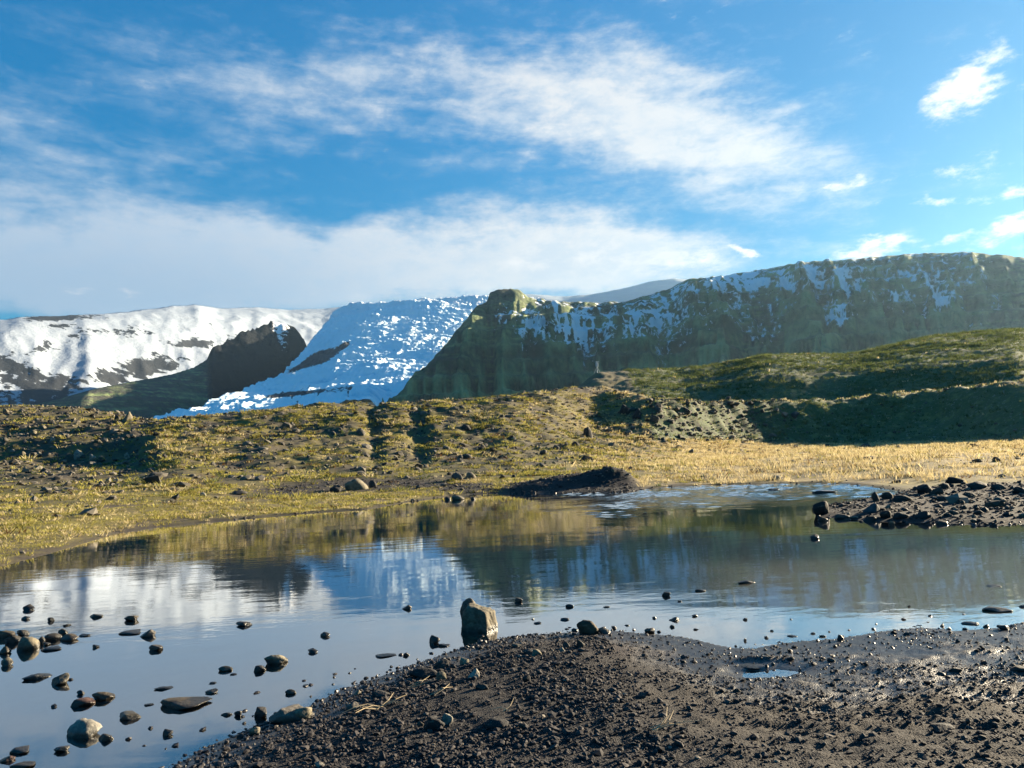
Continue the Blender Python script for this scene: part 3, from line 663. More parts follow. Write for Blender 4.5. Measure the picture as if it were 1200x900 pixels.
def snow_mountain(x, y, r, a, u):
    cp = [-250, -100, 0, 15, 50, 110, 125, 150, 180, 200, 232, 255, 300, 340, 370, 400, 425, 480, 560, 600, 640, 665, 700, 735, 775, 800, 822, 850, 900, 1000, 1100]
    cy = [385, 378, 374, 371, 370, 368, 367, 364, 361, 358, 357, 361, 360, 363, 362, 360, 357, 353, 350, 343, 345, 347, 344, 338, 328, 325, 327, 335, 345, 380, 420]
    e = np.interp(u, cp, [float(elev(c, v)) for c, v in zip(cp, cy)])
    rd = np.interp(u, [-250, 0, 120, 232, 340, 480, 800, 1000], [5200, 5400, 5900, 6900, 8200, 9000, 9000, 9000]); rb = np.interp(u, [-250, 100, 300, 420, 1000], [3700, 3800, 4400, 5300, 5400])
    s = np.clip((r-rb)/(rd-rb), -.3, 1.4); zr = H+rd*e; zb = np.interp(u, [-250, 200, 350, 1000], [60, 90, 330, 520])
    p = np.clip(s, 0, 1)
    z = zb+(zr-zb)*(.8*p**.95+.2*sm(s, .2, .9)); z = np.where(s < 0, zb+s*500, z); cut = p*(1-p)*4
    z = z + cut*(30*fbm(x/600, y/600, 4, 71)+40*(ridged(a*5000/320, r/1400, 4, 73)-.2)+16*fbm(x/140, y/140, 4, 75))
    crest = sm(s, .93, .99)*(1-sm(s, 1.0, 1.06)); z = z + crest*10*fbm(x/80, y/200, 3, 77)
    z = np.where(s > 1, np.maximum(zr-(r-rd)*np.interp(u, [100, 330], [.3, .6]), 60), z)
    pyv = row_of(u, (z-H)/r, a)
    def band(cx, cyy, wx, wy, sl=0.0): return np.exp(-((u-cx)/wx)**2-((pyv-cyy-sl*(u-cx))/wy)**2)
    rk = .95*sm(pyv, 410+.34*np.clip(u, -100, 60), 425+.34*np.clip(u, -100, 60))*(1-sm(u, 70, 115)) + 1.1*band(60, 371, 50, 3.5, -.03)+.8*band(65, 381, 18, 3.5)+1.1*band(170, 428, 38, 9, -.05)+1.05*band(225, 402, 26, 5, 0)+.8*band(130, 442, 34, 9)+.55*band(130, 388, 60, 7)+.5*band(280, 395, 30, 8)
    rk = np.maximum(rk*.9, .30*band(45, 410, 30, 10)) + .12*fbm(x/130, y/130, 3, 78) - .30*sm(pyv, 425, 440)*gauss(ridged(a*5000/120, r/900, 3, 79), .55, .35)*(1-sm(u, 70, 120))
    rk = rk + .34*sm(ridged(x/260, y/420, 4, 80), .45, .9)*sm(pyv, 362, 385)
    return z, dict(a_rock=rk)
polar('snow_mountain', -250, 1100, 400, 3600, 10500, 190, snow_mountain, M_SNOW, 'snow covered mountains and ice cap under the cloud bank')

# ------------------------------------------------------------------ rocks
def ico(sub):
    import bmesh
    bm = bmesh.new(); bmesh.ops.create_icosphere(bm, subdivisions=sub, radius=1.0)
    V = np.array([v.co[:] for v in bm.verts]); Fc = np.array([[v.index for v in f.verts] for f in bm.faces]); bm.free(); return V, Fc
ICO = {k: ico(k) for k in (1, 2, 3, 4, 5)}
def rock_shape(sub, seed, planes=14, sharp=18.0, rough=.06, block=False):
    rough = .10 if block else rough*1.45
    rg = np.random.default_rng(seed); V, Fc = ICO[sub]; V = V/np.linalg.norm(V, axis=1)[:, None]
    N = rg.normal(size=(planes, 3)); N /= np.linalg.norm(N, axis=1)[:, None]; d = rg.uniform(.68, 1.0, planes)
    if block:
        N = np.array([(1, .05, .05), (-1, .1, 0), (0, 1, .1), (.08, -1, .06), (.20, .10, 1), (0, 0, -1), (.7, -.7, .1), (-.6, -.6, .5)]); N /= np.linalg.norm(N, axis=1)[:, None]
        d = np.array([.78, .80, .8, .8, .82, .9, 1.06, 1.12])
    den = np.maximum(V@N.T, 1e-3)/d
    rad = 1/((den**sharp).sum(1)**(1/sharp)); rad = np.minimum(rad, 1.6)
    P = V*rad[:, None]; o = rg.uniform(0, 50)
    def n3(Q, f): return (fbm(Q[:, 0]*f+o, Q[:, 1]*f+Q[:, 2]*f*.7, 3, seed)+fbm(Q[:, 2]*f+o, Q[:, 0]*f-Q[:, 1]*f*.6, 3, seed+5))*.5
    P = P*(1+rough*1.6*n3(P, 1.7)+rough*n3(P, 5.0))[:, None]
    lo, hi = P.min(0), P.max(0); P = (P-(lo+hi)/2)/(hi-lo)           # unit box
    P[:, 2] = (P[:, 2]+.5)*1.55-.55                                   # base below ground, top at 1
    return P, Fc
_cache = {}
def rock_mesh(sub, seed, **kw):
    k = (sub, seed)
    if k not in _cache:
        P, Fc = rock_shape(sub, seed, **kw); _cache[k] = np_mesh('rock', P, Fc, sub >= 3); _cache[k].materials.append(M_ROCK)
    return _cache[k]
TONE = dict(dark=(.040, .036, .032), grey=(.095, .084, .070), brown=(.090, .068, .042), pale=(.175, .150, .102), red=(.14, .072, .050), blue=(.062, .066, .070), white=(.29, .265, .215), black=(.020, .019, .019))
def rock(px, cy, w, h, tone, label, name='rock', sub=3, seed=None, group=None, rot=None, tilt=0.0, sink=0.0, squash=.8, at=None, lift=0.0, block=False):
    base = cy+h*.5
    if at is None: X_, Y_, Z_ = hit(px, base)
    else: X_, Y_, Z_ = at
    D = math.hypot(Y_, H-Z_)
    wm = w/F*D; hm = h/F*D; view = (H-Z_)/D
    dy = squash*wm; hz = max(.36*hm, (hm-view*dy)*(.74 if Z_ < .02 else 1.0))
    if seed is None: seed = random.randrange(14)
    me = rock_mesh(sub, seed, block=block) if block else rock_mesh(sub, seed)
    o = link(name, me, None, None, label, 'boulder' if name == 'boulder' else ('stone' if name == 'stone' else 'rock'), group)
    o.location = (X_, Y_+dy*.40, Z_-sink*hz+lift); o.scale = (wm*.97, dy*.95, hz)
    o.rotation_euler = (0, tilt, rot if rot is not None else random.uniform(-.25, .25))
    c = TONE[tone]; j = random.uniform(.88, 1.14); o.color = (c[0]*j, c[1]*j, c[2]*j, 1)
    return o

# --- rocks in the pond, one by one (centre column, centre row, width, height in the photograph)
ROCKS = [
 (29, 711, 17, 10, 'dark', 'dark pointed rock in the white cloud reflection at the pond edge'),
 (28, 724, 10, 6, 'dark', 'small dark rock just below the rock in the white cloud reflection'),
 (58, 725, 10, 7, 'dark', 'small round dark rock beside the edge of the white cloud reflection'),
 (110, 720, 20, 8, 'grey', 'low elongated grey rock alone in the pale blue water above the stone pair'),
 (151, 723, 17, 10, 'brown', 'dark lumpy rock with brown top just above the slab and round rock pair'),
 (150, 740, 30, 8, 'brown', 'long flat brown slab touching a round pale-sided rock in the water'),
 (170, 741, 18, 13, 'grey', 'round rock with a pale sunny side at the end of a flat slab'),
 (181, 757, 18, 11, 'grey', 'dark wedge-shaped rock with a bright tip below the flat slab'),
 (97, 744, 13, 5, 'dark', 'flat dark stone just beyond the end of the big rock cluster'),
 (111, 757, 8, 6, 'dark', 'tiny dark stone standing alone off the rock cluster'),
 (77, 732, 9, 4, 'dark', 'thin dark stone breaking the water above the rock cluster'),
 (39, 791, 29, 12, 'blue', 'flat grey-blue rock in the water with a dark shaded end'),
 (66, 794, 21, 18, 'pale', 'tall peaked pale rock beside the flat grey-blue rock'),
 (81, 796, 6, 4, 'dark', 'tiny dark stone next to the tall peaked pale rock'),
 (93, 811, 9, 8, 'dark', 'small dark stone with a white top resting behind the reddish rock'),
 (93, 821, 26, 15, 'red', 'reddish elongated rock lying tilted in the water'),
 (117, 813, 25, 16, 'brown', 'rounded brown rock with pale top beside the reddish rock'),
 (61, 827, 9, 6, 'dark', 'small dark stone between the reddish rock and the big pale boulder'),
 (91, 851, 37, 30, 'white', 'big pale block-like boulder with a dark wet foot in deep blue water'),
 (148, 837, 30, 15, 'pale', 'rock with dark side and pale knobbly top near the big pale boulder'),
 (121, 862, 19, 14, 'grey', 'small grey rock just beyond the foot of the big pale boulder'),
 (69, 877, 16, 11, 'grey', 'small grey rock in dark blue water below the big pale boulder'),
 (20, 877, 24, 13, 'grey', 'angular grey rock in the corner of the pond above a reddish one'),
 (4, 889, 17, 11, 'red', 'reddish rock cut by the picture edge in the pond corner'),
 (22, 897, 28, 8, 'brown', 'low brown rock at the very bottom of the pond corner'),
 (195, 858, 11, 11, 'grey', 'small lone grey stone in dark blue water toward the gravel bank'),
 (208, 822, 58, 21, 'brown', 'large low flat-topped rock, the widest in the open blue water'),
 (173, 826, 11, 4, 'dark', 'tiny flat stone at the tip of the widest low rock'),
 (190, 806, 20, 6, 'dark', 'thin dark flat stone just above the widest low rock'),
 (246, 810, 14, 8, 'grey', 'small grey stone beyond the end of the widest low rock'),
 (248, 800, 8, 4, 'dark', 'tiny dark stone above the small grey stone near the widest rock'),
 (263, 782, 17, 10, 'pale', 'small dark-sided rock with pale end in mid pond'),
 (303, 782, 14, 11, 'black', 'small round black rock beside the pale elongated one'),
 (321, 770, 27, 18, 'pale', 'pale elongated rock tilted up beside a round black one'),
 (365, 762, 13, 8, 'dark', 'small dark stone with bright speck, beyond the pale elongated rock'),
 (380, 743, 12, 8, 'grey', 'small grey stone farthest out beyond the pale elongated rock'),
 (284, 730, 21, 9, 'dark', 'dark wedge of rock alone in open pale blue water'),
 (264, 836, 14, 7, 'dark', 'flat dark stone off the gravel bank beside a cube-like one'),
 (278, 835, 9, 9, 'black', 'small cube-like black stone off the gravel bank'),
 (305, 832, 17, 18, 'black', 'round black rock leaning by the big domed boulder on the bank'),
 (476, 711, 12, 8, 'grey', 'small pale-topped stone in the water before the tall block rock'),
 (608, 702, 10, 8, 'grey', 'small stone with a light face in the water past the tall block rock'),
 (509, 748, 13, 13, 'dark', 'dark upright stone in shallow water beside the bank'),
 (520, 755, 14, 6, 'dark', 'flat dark stone lying next to the dark upright stone'),
 (451, 769, 25, 5, 'blue', 'long thin flat stone barely above the water near the bank'),
 (476, 766, 8, 6, 'dark', 'small square dark stone at the end of the long thin flat stone'),
 (630, 730, 9, 4, 'dark', 'small flat dark stone in the white reflection nearest the tall block'),
 (662, 725, 11, 5, 'dark', 'flat dark stone in the white reflection above the brown block rock'),
 (668, 709, 10, 6, 'dark', 'dark stone farther out above the brown block rock'),
 (711, 711, 9, 3, 'brown', 'faint flat stone awash in the white reflection'),
 (690, 734, 26, 20, 'brown', 'blocky brown rock standing at the edge of the gravel'),
 (708, 738, 16, 11, 'grey', 'rounded rock leaning on the blocky brown rock at the gravel edge'),
 (674, 738, 8, 5, 'dark', 'low dark stone at the foot of the blocky brown rock'),
 (720, 735, 7, 5, 'dark', 'small dark stone just past the blocky brown rock'),
 (735, 732, 6, 3, 'dark', 'tiny flat stone between the brown block and the oval grey rock'),
 (762, 738, 13, 10, 'grey', 'oval grey rock in bright shallow water by the bank'),
 (788, 733, 6, 5, 'dark', 'tiny stone just beneath a wider dark stone in the white water'),
 (791, 725, 12, 7, 'dark', 'wider dark stone above a tiny one in the white water'),
 (781, 695, 10, 8, 'dark', 'dark stone alone at the edge of the mountain reflection'),
 (797, 704, 5, 3, 'dark', 'tiny speck of stone beyond the lone dark stone'),
 (822, 691, 13, 5, 'dark', 'low dark stone in the brown reflection of the hillside'),
 (815, 721, 7, 4, 'dark', 'small dark stone in the white reflection past the wider dark one'),
 (877, 681, 21, 7, 'dark', 'flat stone with a peak in the brown silty water'),
 (956, 628, 10, 8, 'grey', 'small grey stone alone in dark water before the stony spit'),
 (1168, 686, 16, 4, 'grey', 'pale flat stone awash in the silty water'),
 (1175, 712, 32, 11, 'black', 'broad low black rock in bright water off the mud flat'),
 (986, 746, 8, 10, 'dark', 'upright little stone with white tip at the mud edge'),
 (965, 745, 8, 4, 'dark', 'tiny dark stone in the water near the upright little stone'),
 (930, 745, 11, 4, 'dark', 'flat dark chip off the mud edge'),
 (1141, 730, 18, 6, 'black', 'low black stone at the outer mud edge beside a squat one'),
 (1179, 734, 14, 9, 'black', 'squat black rock on the mud edge under the broad low rock'),
 (1157, 733, 8, 6, 'dark', 'small dark stone between the low black stone and the squat black rock'),
]
for i, (px, cy, w, h, tone, lab) in enumerate(ROCKS):
    rock(px, cy, w, h, tone, lab, 'rock', 4, seed=(i*5) % 17)
# cluster at the pond edge
for i, (px, cy, w, h, tone, lab) in enumerate([
  (4, 741, 22, 14, 'brown', 'brown rock at the outer end of the cluster, cut by the picture edge'),
  (14, 747, 18, 14, 'dark', 'dark rock squeezed behind the large pale rock of the cluster'),
  (29, 751, 24, 23, 'pale', 'largest, pale yellowish rock of the cluster with a wet brown foot'),
  (24, 740, 16, 10, 'dark', 'dark rock peeping over the largest pale rock of the cluster'),
  (45, 749, 11, 12, 'dark', 'dark rock touching the largest pale rock on its far side'),
  (58, 745, 20, 13, 'dark', 'dark humped rock in the middle of the cluster row'),
  (72, 739, 11, 9, 'brown', 'small peaked brown rock rising above the cluster row'),
  (77, 746, 21, 12, 'brown', 'brown rock ending the cluster row'),
  (57, 759, 24, 8, 'dark', 'flat dark slab lying in front of the cluster row'),
  (53, 754, 9, 6, 'grey', 'small grey rock between the cluster row and the flat slab'),
  (3, 761, 12, 12, 'brown', 'brown rock below the cluster at the picture edge'),
  (4, 774, 16, 14, 'pale', 'pale rock lowest of the cluster at the picture edge')]):
    rock(px, cy, w, h, tone, lab, 'rock', 3, seed=(i*3+1) % 17)
# tall block and its companion
rock(562, 722, 37, 37, 'pale', 'tall square block of stone standing in the shallows, sunny on one side', 'boulder', 5, seed=101, rot=-.58, squash=.85, block=True).scale = (.30, .26, .235)
rock(548, 712, 25, 47, 'grey', 'small grey rock leaning against the back of the tall square block', 'rock', 4, seed=3, at=(lambda p: (p[0]-.02, p[1]+.27, 0))(hit(549, 739)), squash=.8).scale = (.16, .14, .245)
bm_ = hit(337, 846)
rock(337, 832, 50, 30, 'grey', 'big domed boulder at the water edge of the gravel bank', 'boulder', 5, seed=8, squash=.8)
rock(352, 836, 22, 18, 'pale', 'pale cracked rock leaning on the sunny side of the domed boulder', 'rock', 4, seed=3)
rock(340, 810, 13, 9, 'pale', 'small pale stone in the water just beyond the domed boulder', 'stone', 3, seed=2)
# stones on the gravel bank
for i, (px, cy, w, h, tone, lab) in enumerate([
  (497, 787, 36, 17, 'black', 'large dark rock half buried along the gravel bank edge'),
  (517, 778, 17, 12, 'dark', 'dark rock next to the half buried one on the bank edge'),
  (517, 792, 12, 12, 'pale', 'pale stone in front of the half buried dark rock'),
  (544, 775, 11, 9, 'pale', 'pale small stone on the bank between the water and the white stone'),
  (555, 790, 14, 13, 'white', 'whitish stone on the dark gravel'),
  (617, 795, 10, 9, 'black', 'small black stone on the middle of the gravel'),
  (606, 756, 14, 6, 'grey', 'flat grey stone on the gravel close behind the tall block'),
  (620, 764, 17, 9, 'dark', 'dark stone casting a long shadow beside a tan clod'),
  (629, 764, 12, 9, 'pale', 'tan clod with the dark stone in its shade'),
  (664, 756, 9, 8, 'dark', 'small dark stone above a white pebble on the gravel'),
  (659, 761, 7, 6, 'white', 'white pebble below the small dark stone on the gravel'),
  (681, 754, 10, 11, 'dark', 'upright dark stone on the gravel near the brown block'),
  (524, 842, 13, 15, 'white', 'white angular stone lit bright in the shade of the bank'),
  (508, 846, 24, 20, 'black', 'large black rock beside the white angular stone'),
  (492, 848, 10, 8, 'grey', 'small grey stone on the shady side of the large black rock'),
  (582, 848, 28, 15, 'black', 'lone black boulder low on the gravel with a broad shadow'),
  (613, 850, 12, 8, 'dark', 'small dark stone past the lone black boulder'),
  (565, 804, 16, 9, 'dark', 'dark low stone below the whitish stone'),
  (412, 828, 14, 10, 'grey', 'grey stone on the bank beyond the domed boulder'),
  (409, 828, 8, 8, 'pale', 'small pale chip beside the grey stone on the bank'),
  (445, 813, 20, 10, 'dark', 'dark flat stone along the bank edge'),
  (418, 812, 9, 7, 'pale', 'little light stone near the bank edge'),
  (297, 857, 12, 11, 'pale', 'pale stone standing near the outer point of the bank'),
  (280, 862, 9, 7, 'grey', 'small grey stone near the outer point of the bank'),
  (373, 896, 12, 8, 'white', 'white pebble low in the foreground gravel'),
  (880, 783, 34, 7, 'black', 'long dark ridge stone above the puddle'),
  (1110, 852, 26, 10, 'black', 'broad black stone on the wet mud'),
  (1136, 845, 9, 6, 'dark', 'small dark stone just past the broad black stone'),
  (1153, 863, 10, 7, 'dark', 'dark stone farther down the wet mud'),
  (1122, 784, 14, 7, 'dark', 'dark clod on the mud flat under the outer edge'),
  (1200, 783, 22, 10, 'black', 'black rock at the picture edge on the mud flat'),
  (864, 809, 10, 7, 'dark', 'small dark clod below the puddle'),
  (1105, 790, 10, 6, 'dark', 'little dark clod among pebbles on the mud flat'),
  (1060, 815, 9, 5, 'dark', 'low dark clod in the middle of the mud flat'),
  (975, 773, 9, 6, 'dark', 'dark stone on the reddish pebbles'),
 ]):
    rock(px, cy, w, h, tone, lab, 'stone', 4, seed=(i*7+2) % 17)
# stones of the spit
for i, (px, cy, w, h, tone, lab) in enumerate([
  (965, 595, 21, 17, 'black', 'black upright rock at the tip of the stony spit'),
  (965, 607, 12, 8, 'dark', 'dark rock in the water below the upright tip rock'),
  (1025, 595, 20, 12, 'blue', 'pale grey-blue block on the stony spit'),
  (969, 575, 28, 6, 'blue', 'flat blue-grey rock in the inlet behind the spit'),
  (908, 573, 13, 3, 'dark', 'thin dark stone in the rippled water by the straw shore'),
  (1123, 562, 22, 9, 'black', 'dark lumpy rock on top of the spit against the straw grass'),
  (1110, 569, 15, 8, 'dark', 'dark rock just below the lumpy rock on the spit'),
  (1088, 572, 26, 12, 'black', 'broad dark mound of rock on the spit'),
  (1150, 568, 22, 9, 'dark', 'dark rock along the back of the spit'),
  (1175, 570, 18, 8, 'dark', 'dark rock near the picture edge along the back of the spit'),
  (1198, 574, 16, 9, 'black', 'black rock at the picture edge on the spit'),
  (1060, 583, 24, 9, 'black', 'dark rock behind the grey-blue block'),
  (1042, 580, 14, 9, 'dark', 'smaller dark rock where the spit meets the inlet'),
  (1028, 582, 8, 12, 'dark', 'small upright rock behind the grey-blue block'),
  (990, 604, 18, 8, 'dark', 'dark rock on the waterline near the tip of the spit'),
  (1003, 606, 14, 3, 'pale', 'pale flat stone on the waterline'),
  (1022, 606, 18, 9, 'black', 'black rock on the waterline below the grey-blue block'),
  (1040, 603, 14, 10, 'black', 'round black rock on the waterline next to the block'),
  (1058, 604, 20, 9, 'black', 'long black rock on the waterline of the spit'),
  (1085, 603, 20, 10, 'black', 'humped black rock ending the waterline row'),
  (1046, 612, 7, 8, 'pale', 'small pale stone at the water edge of the spit'),
  (1107, 611, 14, 8, 'dark', 'dark rock apart from the row at the water edge'),
  (1120, 600, 12, 6, 'grey', 'grey stone in the gravel of the spit'),
  (1143, 610, 9, 5, 'grey', 'small grey stone low on the spit'),
  (1150, 600, 14, 6, 'dark', 'dark flat stone in the gravel of the spit'),
  (1110, 583, 18, 7, 'dark', 'dark stone on the crest of the spit'),
  (1140, 580, 16, 7, 'dark', 'dark stone farther along the crest of the spit'),
  (1174, 585, 16, 7, 'grey', 'grey stone toward the picture edge on the spit'),
 ]):
    rock(px, cy, w, h, tone, lab, 'rock', 3, seed=(i*5+3) % 17)
# boulders on the moraine and the far shore
for i, (px, cy, w, h, tone, lab) in enumerate([
  (418, 567, 27, 15, 'pale', 'large grey-white boulder on the far gravel shore'),
  (392, 573, 14, 9, 'black', 'dark pointed rock beside the large grey-white boulder'),
  (436, 567, 11, 9, 'dark', 'dark rock against the far side of the large grey-white boulder'),
  (536, 558, 15, 10, 'grey', 'grey boulder of the pair at the foot of the slope'),
  (551, 557, 13, 8, 'pale', 'lighter boulder of the pair at the foot of the slope'),
  (536, 582, 16, 8, 'pale', 'pale rock on the far waterline'),
  (524, 583, 9, 6, 'dark', 'dark rock on the far waterline next to the pale one'),
  (554, 583, 6, 4, 'dark', 'small dark rock on the far waterline beyond the pale one'),
  (690, 507, 12, 13, 'dark', 'dark upright boulder high on the slope'),
  (674, 521, 13, 7, 'dark', 'dark boulder just below the upright one on the slope'),
  (637, 530, 9, 6, 'grey', 'grey boulder in the middle of the slope'),
  (652, 524, 8, 6, 'grey', 'grey boulder between the mid-slope boulders'),
  (146, 489, 13, 12, 'pale', 'round pale boulder on the crest of the mound'),
  (136, 490, 6, 7, 'dark', 'small dark rock next to the round pale boulder on the crest'),
  (89, 533, 13, 12, 'white', 'white boulder in the shadow band of the mound'),
  (107, 536, 8, 7, 'white', 'smaller white boulder beside the white one in the shadow band'),
  (117, 537, 6, 5, 'pale', 'third and smallest pale stone in the shadow band'),
  (148, 534, 7, 8, 'white', 'white upright stone at the end of the shadow band'),
  (286, 560, 14, 6, 'pale', 'pale boulder low on the yellow slope'),
  (277, 577, 20, 6, 'dark', 'dark low rock of the stone line on the far shore'),
  (237, 579, 8, 5, 'white', 'small whitish boulder on the mossy shore flat'),
  (546, 502, 12, 7, 'dark', 'dark rock at mid height of the slope'),
  (547, 535, 14, 6, 'grey', 'grey rock in the lower slope'),
  (422, 507, 11, 9, 'grey', 'grey boulder at the head of the dark gully'),
  (497, 484, 11, 5, 'pale', 'pale rock just under the crest of the slope'),
  (25, 533, 9, 7, 'pale', 'pale boulder in the upper edge of the shadow band'),
  (60, 515, 8, 6, 'white', 'whitish boulder on the sunny mound flat'),
  (36, 508, 9, 6, 'pale', 'pale boulder among the mound rubble'),
  (733, 480, 14, 12, 'dark', 'dark boulder beginning the rocky band under the terrace'),
  (747, 485, 13, 12, 'dark', 'second dark boulder of the rocky band'),
  (768, 491, 12, 9, 'grey', 'grey boulder in the rocky band under the terrace'),
  (772, 480, 10, 8, 'grey', 'smaller grey boulder higher in the rocky band'),
  (806, 484, 14, 9, 'dark', 'dark boulder in the middle of the rocky band'),
  (935, 487, 14, 7, 'blue', 'bluish boulder in the shaded end of the rocky band'),
  (651, 450, 7, 4, 'dark', 'small dark rock on the skyline of the slope'),
  (1022, 536, 14, 4, 'dark', 'dark flat rock on the straw flat'),
  (1033, 537, 10, 4, 'dark', 'smaller dark rock beside the flat one on the straw flat'),
  (1170, 538, 9, 6, 'dark', 'dark rock on the straw flat near the picture edge'),
 ]):
    rock(px, cy, w, h, tone, lab, 'boulder' if w >= 10 else 'rock', 3, seed=(i*5+4) % 17, squash=1.0)
# alike small stones that nothing tells apart
def scatter_rocks(n, gen, label, group, name='stone', cat_sub=2):
    k = 0
    while k < n:
        px, py, w, tone = gen()
        x_, y_, z_ = hit(px, py)
        if pond_sd(np.array([x_]), np.array([y_]))[0] < (0.1): continue
        rock(px, py-w*.3, w, w*random.uniform(.45, .8), tone, label, name, cat_sub, seed=random.randrange(17), group=group, rot=random.uniform(0, 6.28), at=(x_, y_, z_), squash=random.uniform(.8, 1.2)); k += 1
scatter_rocks(46, lambda: (random.uniform(170, 760), random.uniform(478, 560), random.uniform(3.5, 7.5), random.choice(['grey', 'grey', 'dark', 'pale'])), 'stone lodged among grass tussocks on the moraine slope', 'stones on the moraine slope')
scatter_rocks(24, lambda: (random.uniform(0, 140), random.uniform(484, 530), random.uniform(3.5, 7), random.choice(['grey', 'pale', 'pale', 'brown'])), 'stone lying on the sunny rubble mound', 'stones on the rubble mound')
scatter_rocks(14, lambda: (random.uniform(725, 900), random.uniform(474, 500), random.uniform(4, 9), random.choice(['grey', 'dark', 'brown'])), 'rough boulder of the rocky band below the terrace edge', 'boulders of the rocky band', 'boulder')
scatter_rocks(20, lambda: (random.uniform(1060, 1200), random.uniform(570, 612), random.uniform(4, 9), random.choice(['grey', 'dark', 'dark', 'black'])), 'rough stone embedded in the gravel of the spit', 'stones on the spit')

# loose rubble, gravel and pebbles: uncountable
def pebble_cloud(pts, size, tone, flat=.7, seed=1):
    """One mesh of many angular stones (20 triangles each)."""
    V0, F0 = ICO[1]; n = len(pts); rg = np.random.default_rng(seed)
    sc = size[:, None]*np.stack([rg.uniform(.75, 1.3, n), rg.uniform(.75, 1.3, n), rg.uniform(.55, 1.0, n)*flat/.7*.8], 1)
    base = V0[None]*(1+rg.uniform(-.28, .28, (n, len(V0), 1)))
    a = rg.uniform(0, 2*math.pi, n); b = rg.normal(0, .45, n)
    P = base*sc[:, None, :]
    y2 = P[..., 1]*np.cos(b)[:, None]-P[..., 2]*np.sin(b)[:, None]; z2 = P[..., 1]*np.sin(b)[:, None]+P[..., 2]*np.cos(b)[:, None]
    x3 = P[..., 0]*np.cos(a)[:, None]-y2*np.sin(a)[:, None]; y3 = P[..., 0]*np.sin(a)[:, None]+y2*np.cos(a)[:, None]
    V = np.stack([x3, y3, z2], -1)+pts[:, None, :]
    Fq = (F0[None]+(np.arange(n)*len(V0))[:, None, None]).reshape(-1, 3)
    return V.reshape(-1, 3), Fq, np.repeat(tone, len(V0))
def polar_points(n, a0, a1, r0, r1, rg):
    a = rg.uniform(a0, a1, n); r = np.sqrt(rg.uniform(r0*r0, r1*r1, n)); return r*np.sin(a), r*np.cos(a)
rg = np.random.default_rng(3)
x, y = polar_points(240000, -.62, .72, 3.4, 9.8, rg)
sd = pond_sd(x, y); den = .45+.75*fbm(x*1.6, y*1.6, 3, 14)
den = np.where(x > .7, den*np.where(y > 5.6, .28, .55), den)
den = den*np.where(np.hypot(x, y) > 6.5, .7, 1)
k = (sd > -.06-.10*rg.random(len(x))**3) & (y < 9.8) & (rg.random(len(x)) < den) & (sd < 8)
x, y = x[k], y[k]; z = near_z(x, y)
size = np.exp(rg.normal(math.log(.0064), .55, len(x))); size = np.clip(size, .0035, .026)*np.where(x > .8, .85, 1)
tone = np.clip(rg.random(len(x))**1.25*.8+.22*(rg.random(len(x)) > .93), 0, 1)
V, Fq, tn = pebble_cloud(np.stack([x, y, z+size*.25], 1), size, tone)
print('pebbles', len(x))
link('gravel', np_mesh('gravel', V, Fq, False, dict(tone=tn)), M_PEB, 'stuff', 'dark basalt pebbles covering the near bank')
# pebbles breaking the surface beside the bank
x, y = polar_points(30000, -.62, .72, 3.6, 8.8, rg); sd = pond_sd(x, y)
k = (sd < 0) & (sd > -1.2) & (rg.random(len(x)) < .055*np.exp(sd*4.5)+.0012); x, y = x[k], y[k]
size = rg.uniform(.010, .026, len(x)); V, Fq, tn = pebble_cloud(np.stack([x, y, np.full(len(x), .0)], 1), size, rg.uniform(0, .5, len(x)))
link('wet_pebbles', np_mesh('wet_pebbles', V, Fq, False, dict(tone=tn)), M_PEB, 'stuff', 'wet pebbles poking out of the shallows along the bank')
# spit and far-beach gravel
x, y = polar_points(40000, -.36, .66, 11, 40, rg); sd = pond_sd(x, y); zz = near_z(x, y); g = ground_masks(x, y, zz)['a_gravel']
k = (sd > -.12) & (rg.random(len(x)) < g*g); x, y, zz = x[k], y[k], zz[k]; size = np.clip(np.exp(rg.normal(math.log(.024), .5, len(x))), .009, .085)
V, Fq, tn = pebble_cloud(np.stack([x, y, np.maximum(zz, 0)+size*.2], 1), size, np.clip(rg.random(len(x))**1.3, 0, .98))
link('spit_gravel', np_mesh('spit_gravel', V, Fq, False, dict(tone=tn)), M_PEB, 'stuff', 'coarse grey gravel of the spit and the far beach')
# rubble on the slopes
m_rub, t_, o_ = material('moraine_rubble'); p_ = gpos(t_); tn_ = t_.attr('tone')
principled(t_, o_, t_.mix(t_.noise(p_, 6, 4, .6), t_.mix(tn_, (.022, .020, .018), (.11, .096, .078)), t_.mix(tn_, (.045, .040, .032), (.21, .19, .155))), .9, .2)
x, y = polar_points(50000, -.63, .64, 15, 120, rg); sd = pond_sd(x, y); zz = near_z(x, y); ms = ground_masks(x, y, zz)
rr_ = np.hypot(x, y); u_ = col_px(x, y)
p = np.clip(ms['a_rubble'], 0, 1)**1.4*np.where(u_ > 760, np.where(rr_ < hill_foot(u_)*.95, .12, .9), 1)+.03
k = (sd > .4) & (rg.random(len(x)) < p); x, y, zz, rr_, u_ = x[k], y[k], zz[k], rr_[k], u_[k]
size = np.clip(np.exp(rg.normal(math.log(.075), .55, len(x))), .03, .34)*np.where((rr_ > 60) & (u_ > 720), 1.5, 1)
V, Fq, tn = pebble_cloud(np.stack([x, y, zz+size*.15], 1), size, np.clip(rg.random(len(x)), 0, 1))
link('moraine_rubble', np_mesh('moraine_rubble', V, Fq, False, dict(tone=tn)), m_rub, 'stuff', 'loose grey rubble strewn over the moraine')
print('rubble', len(x))

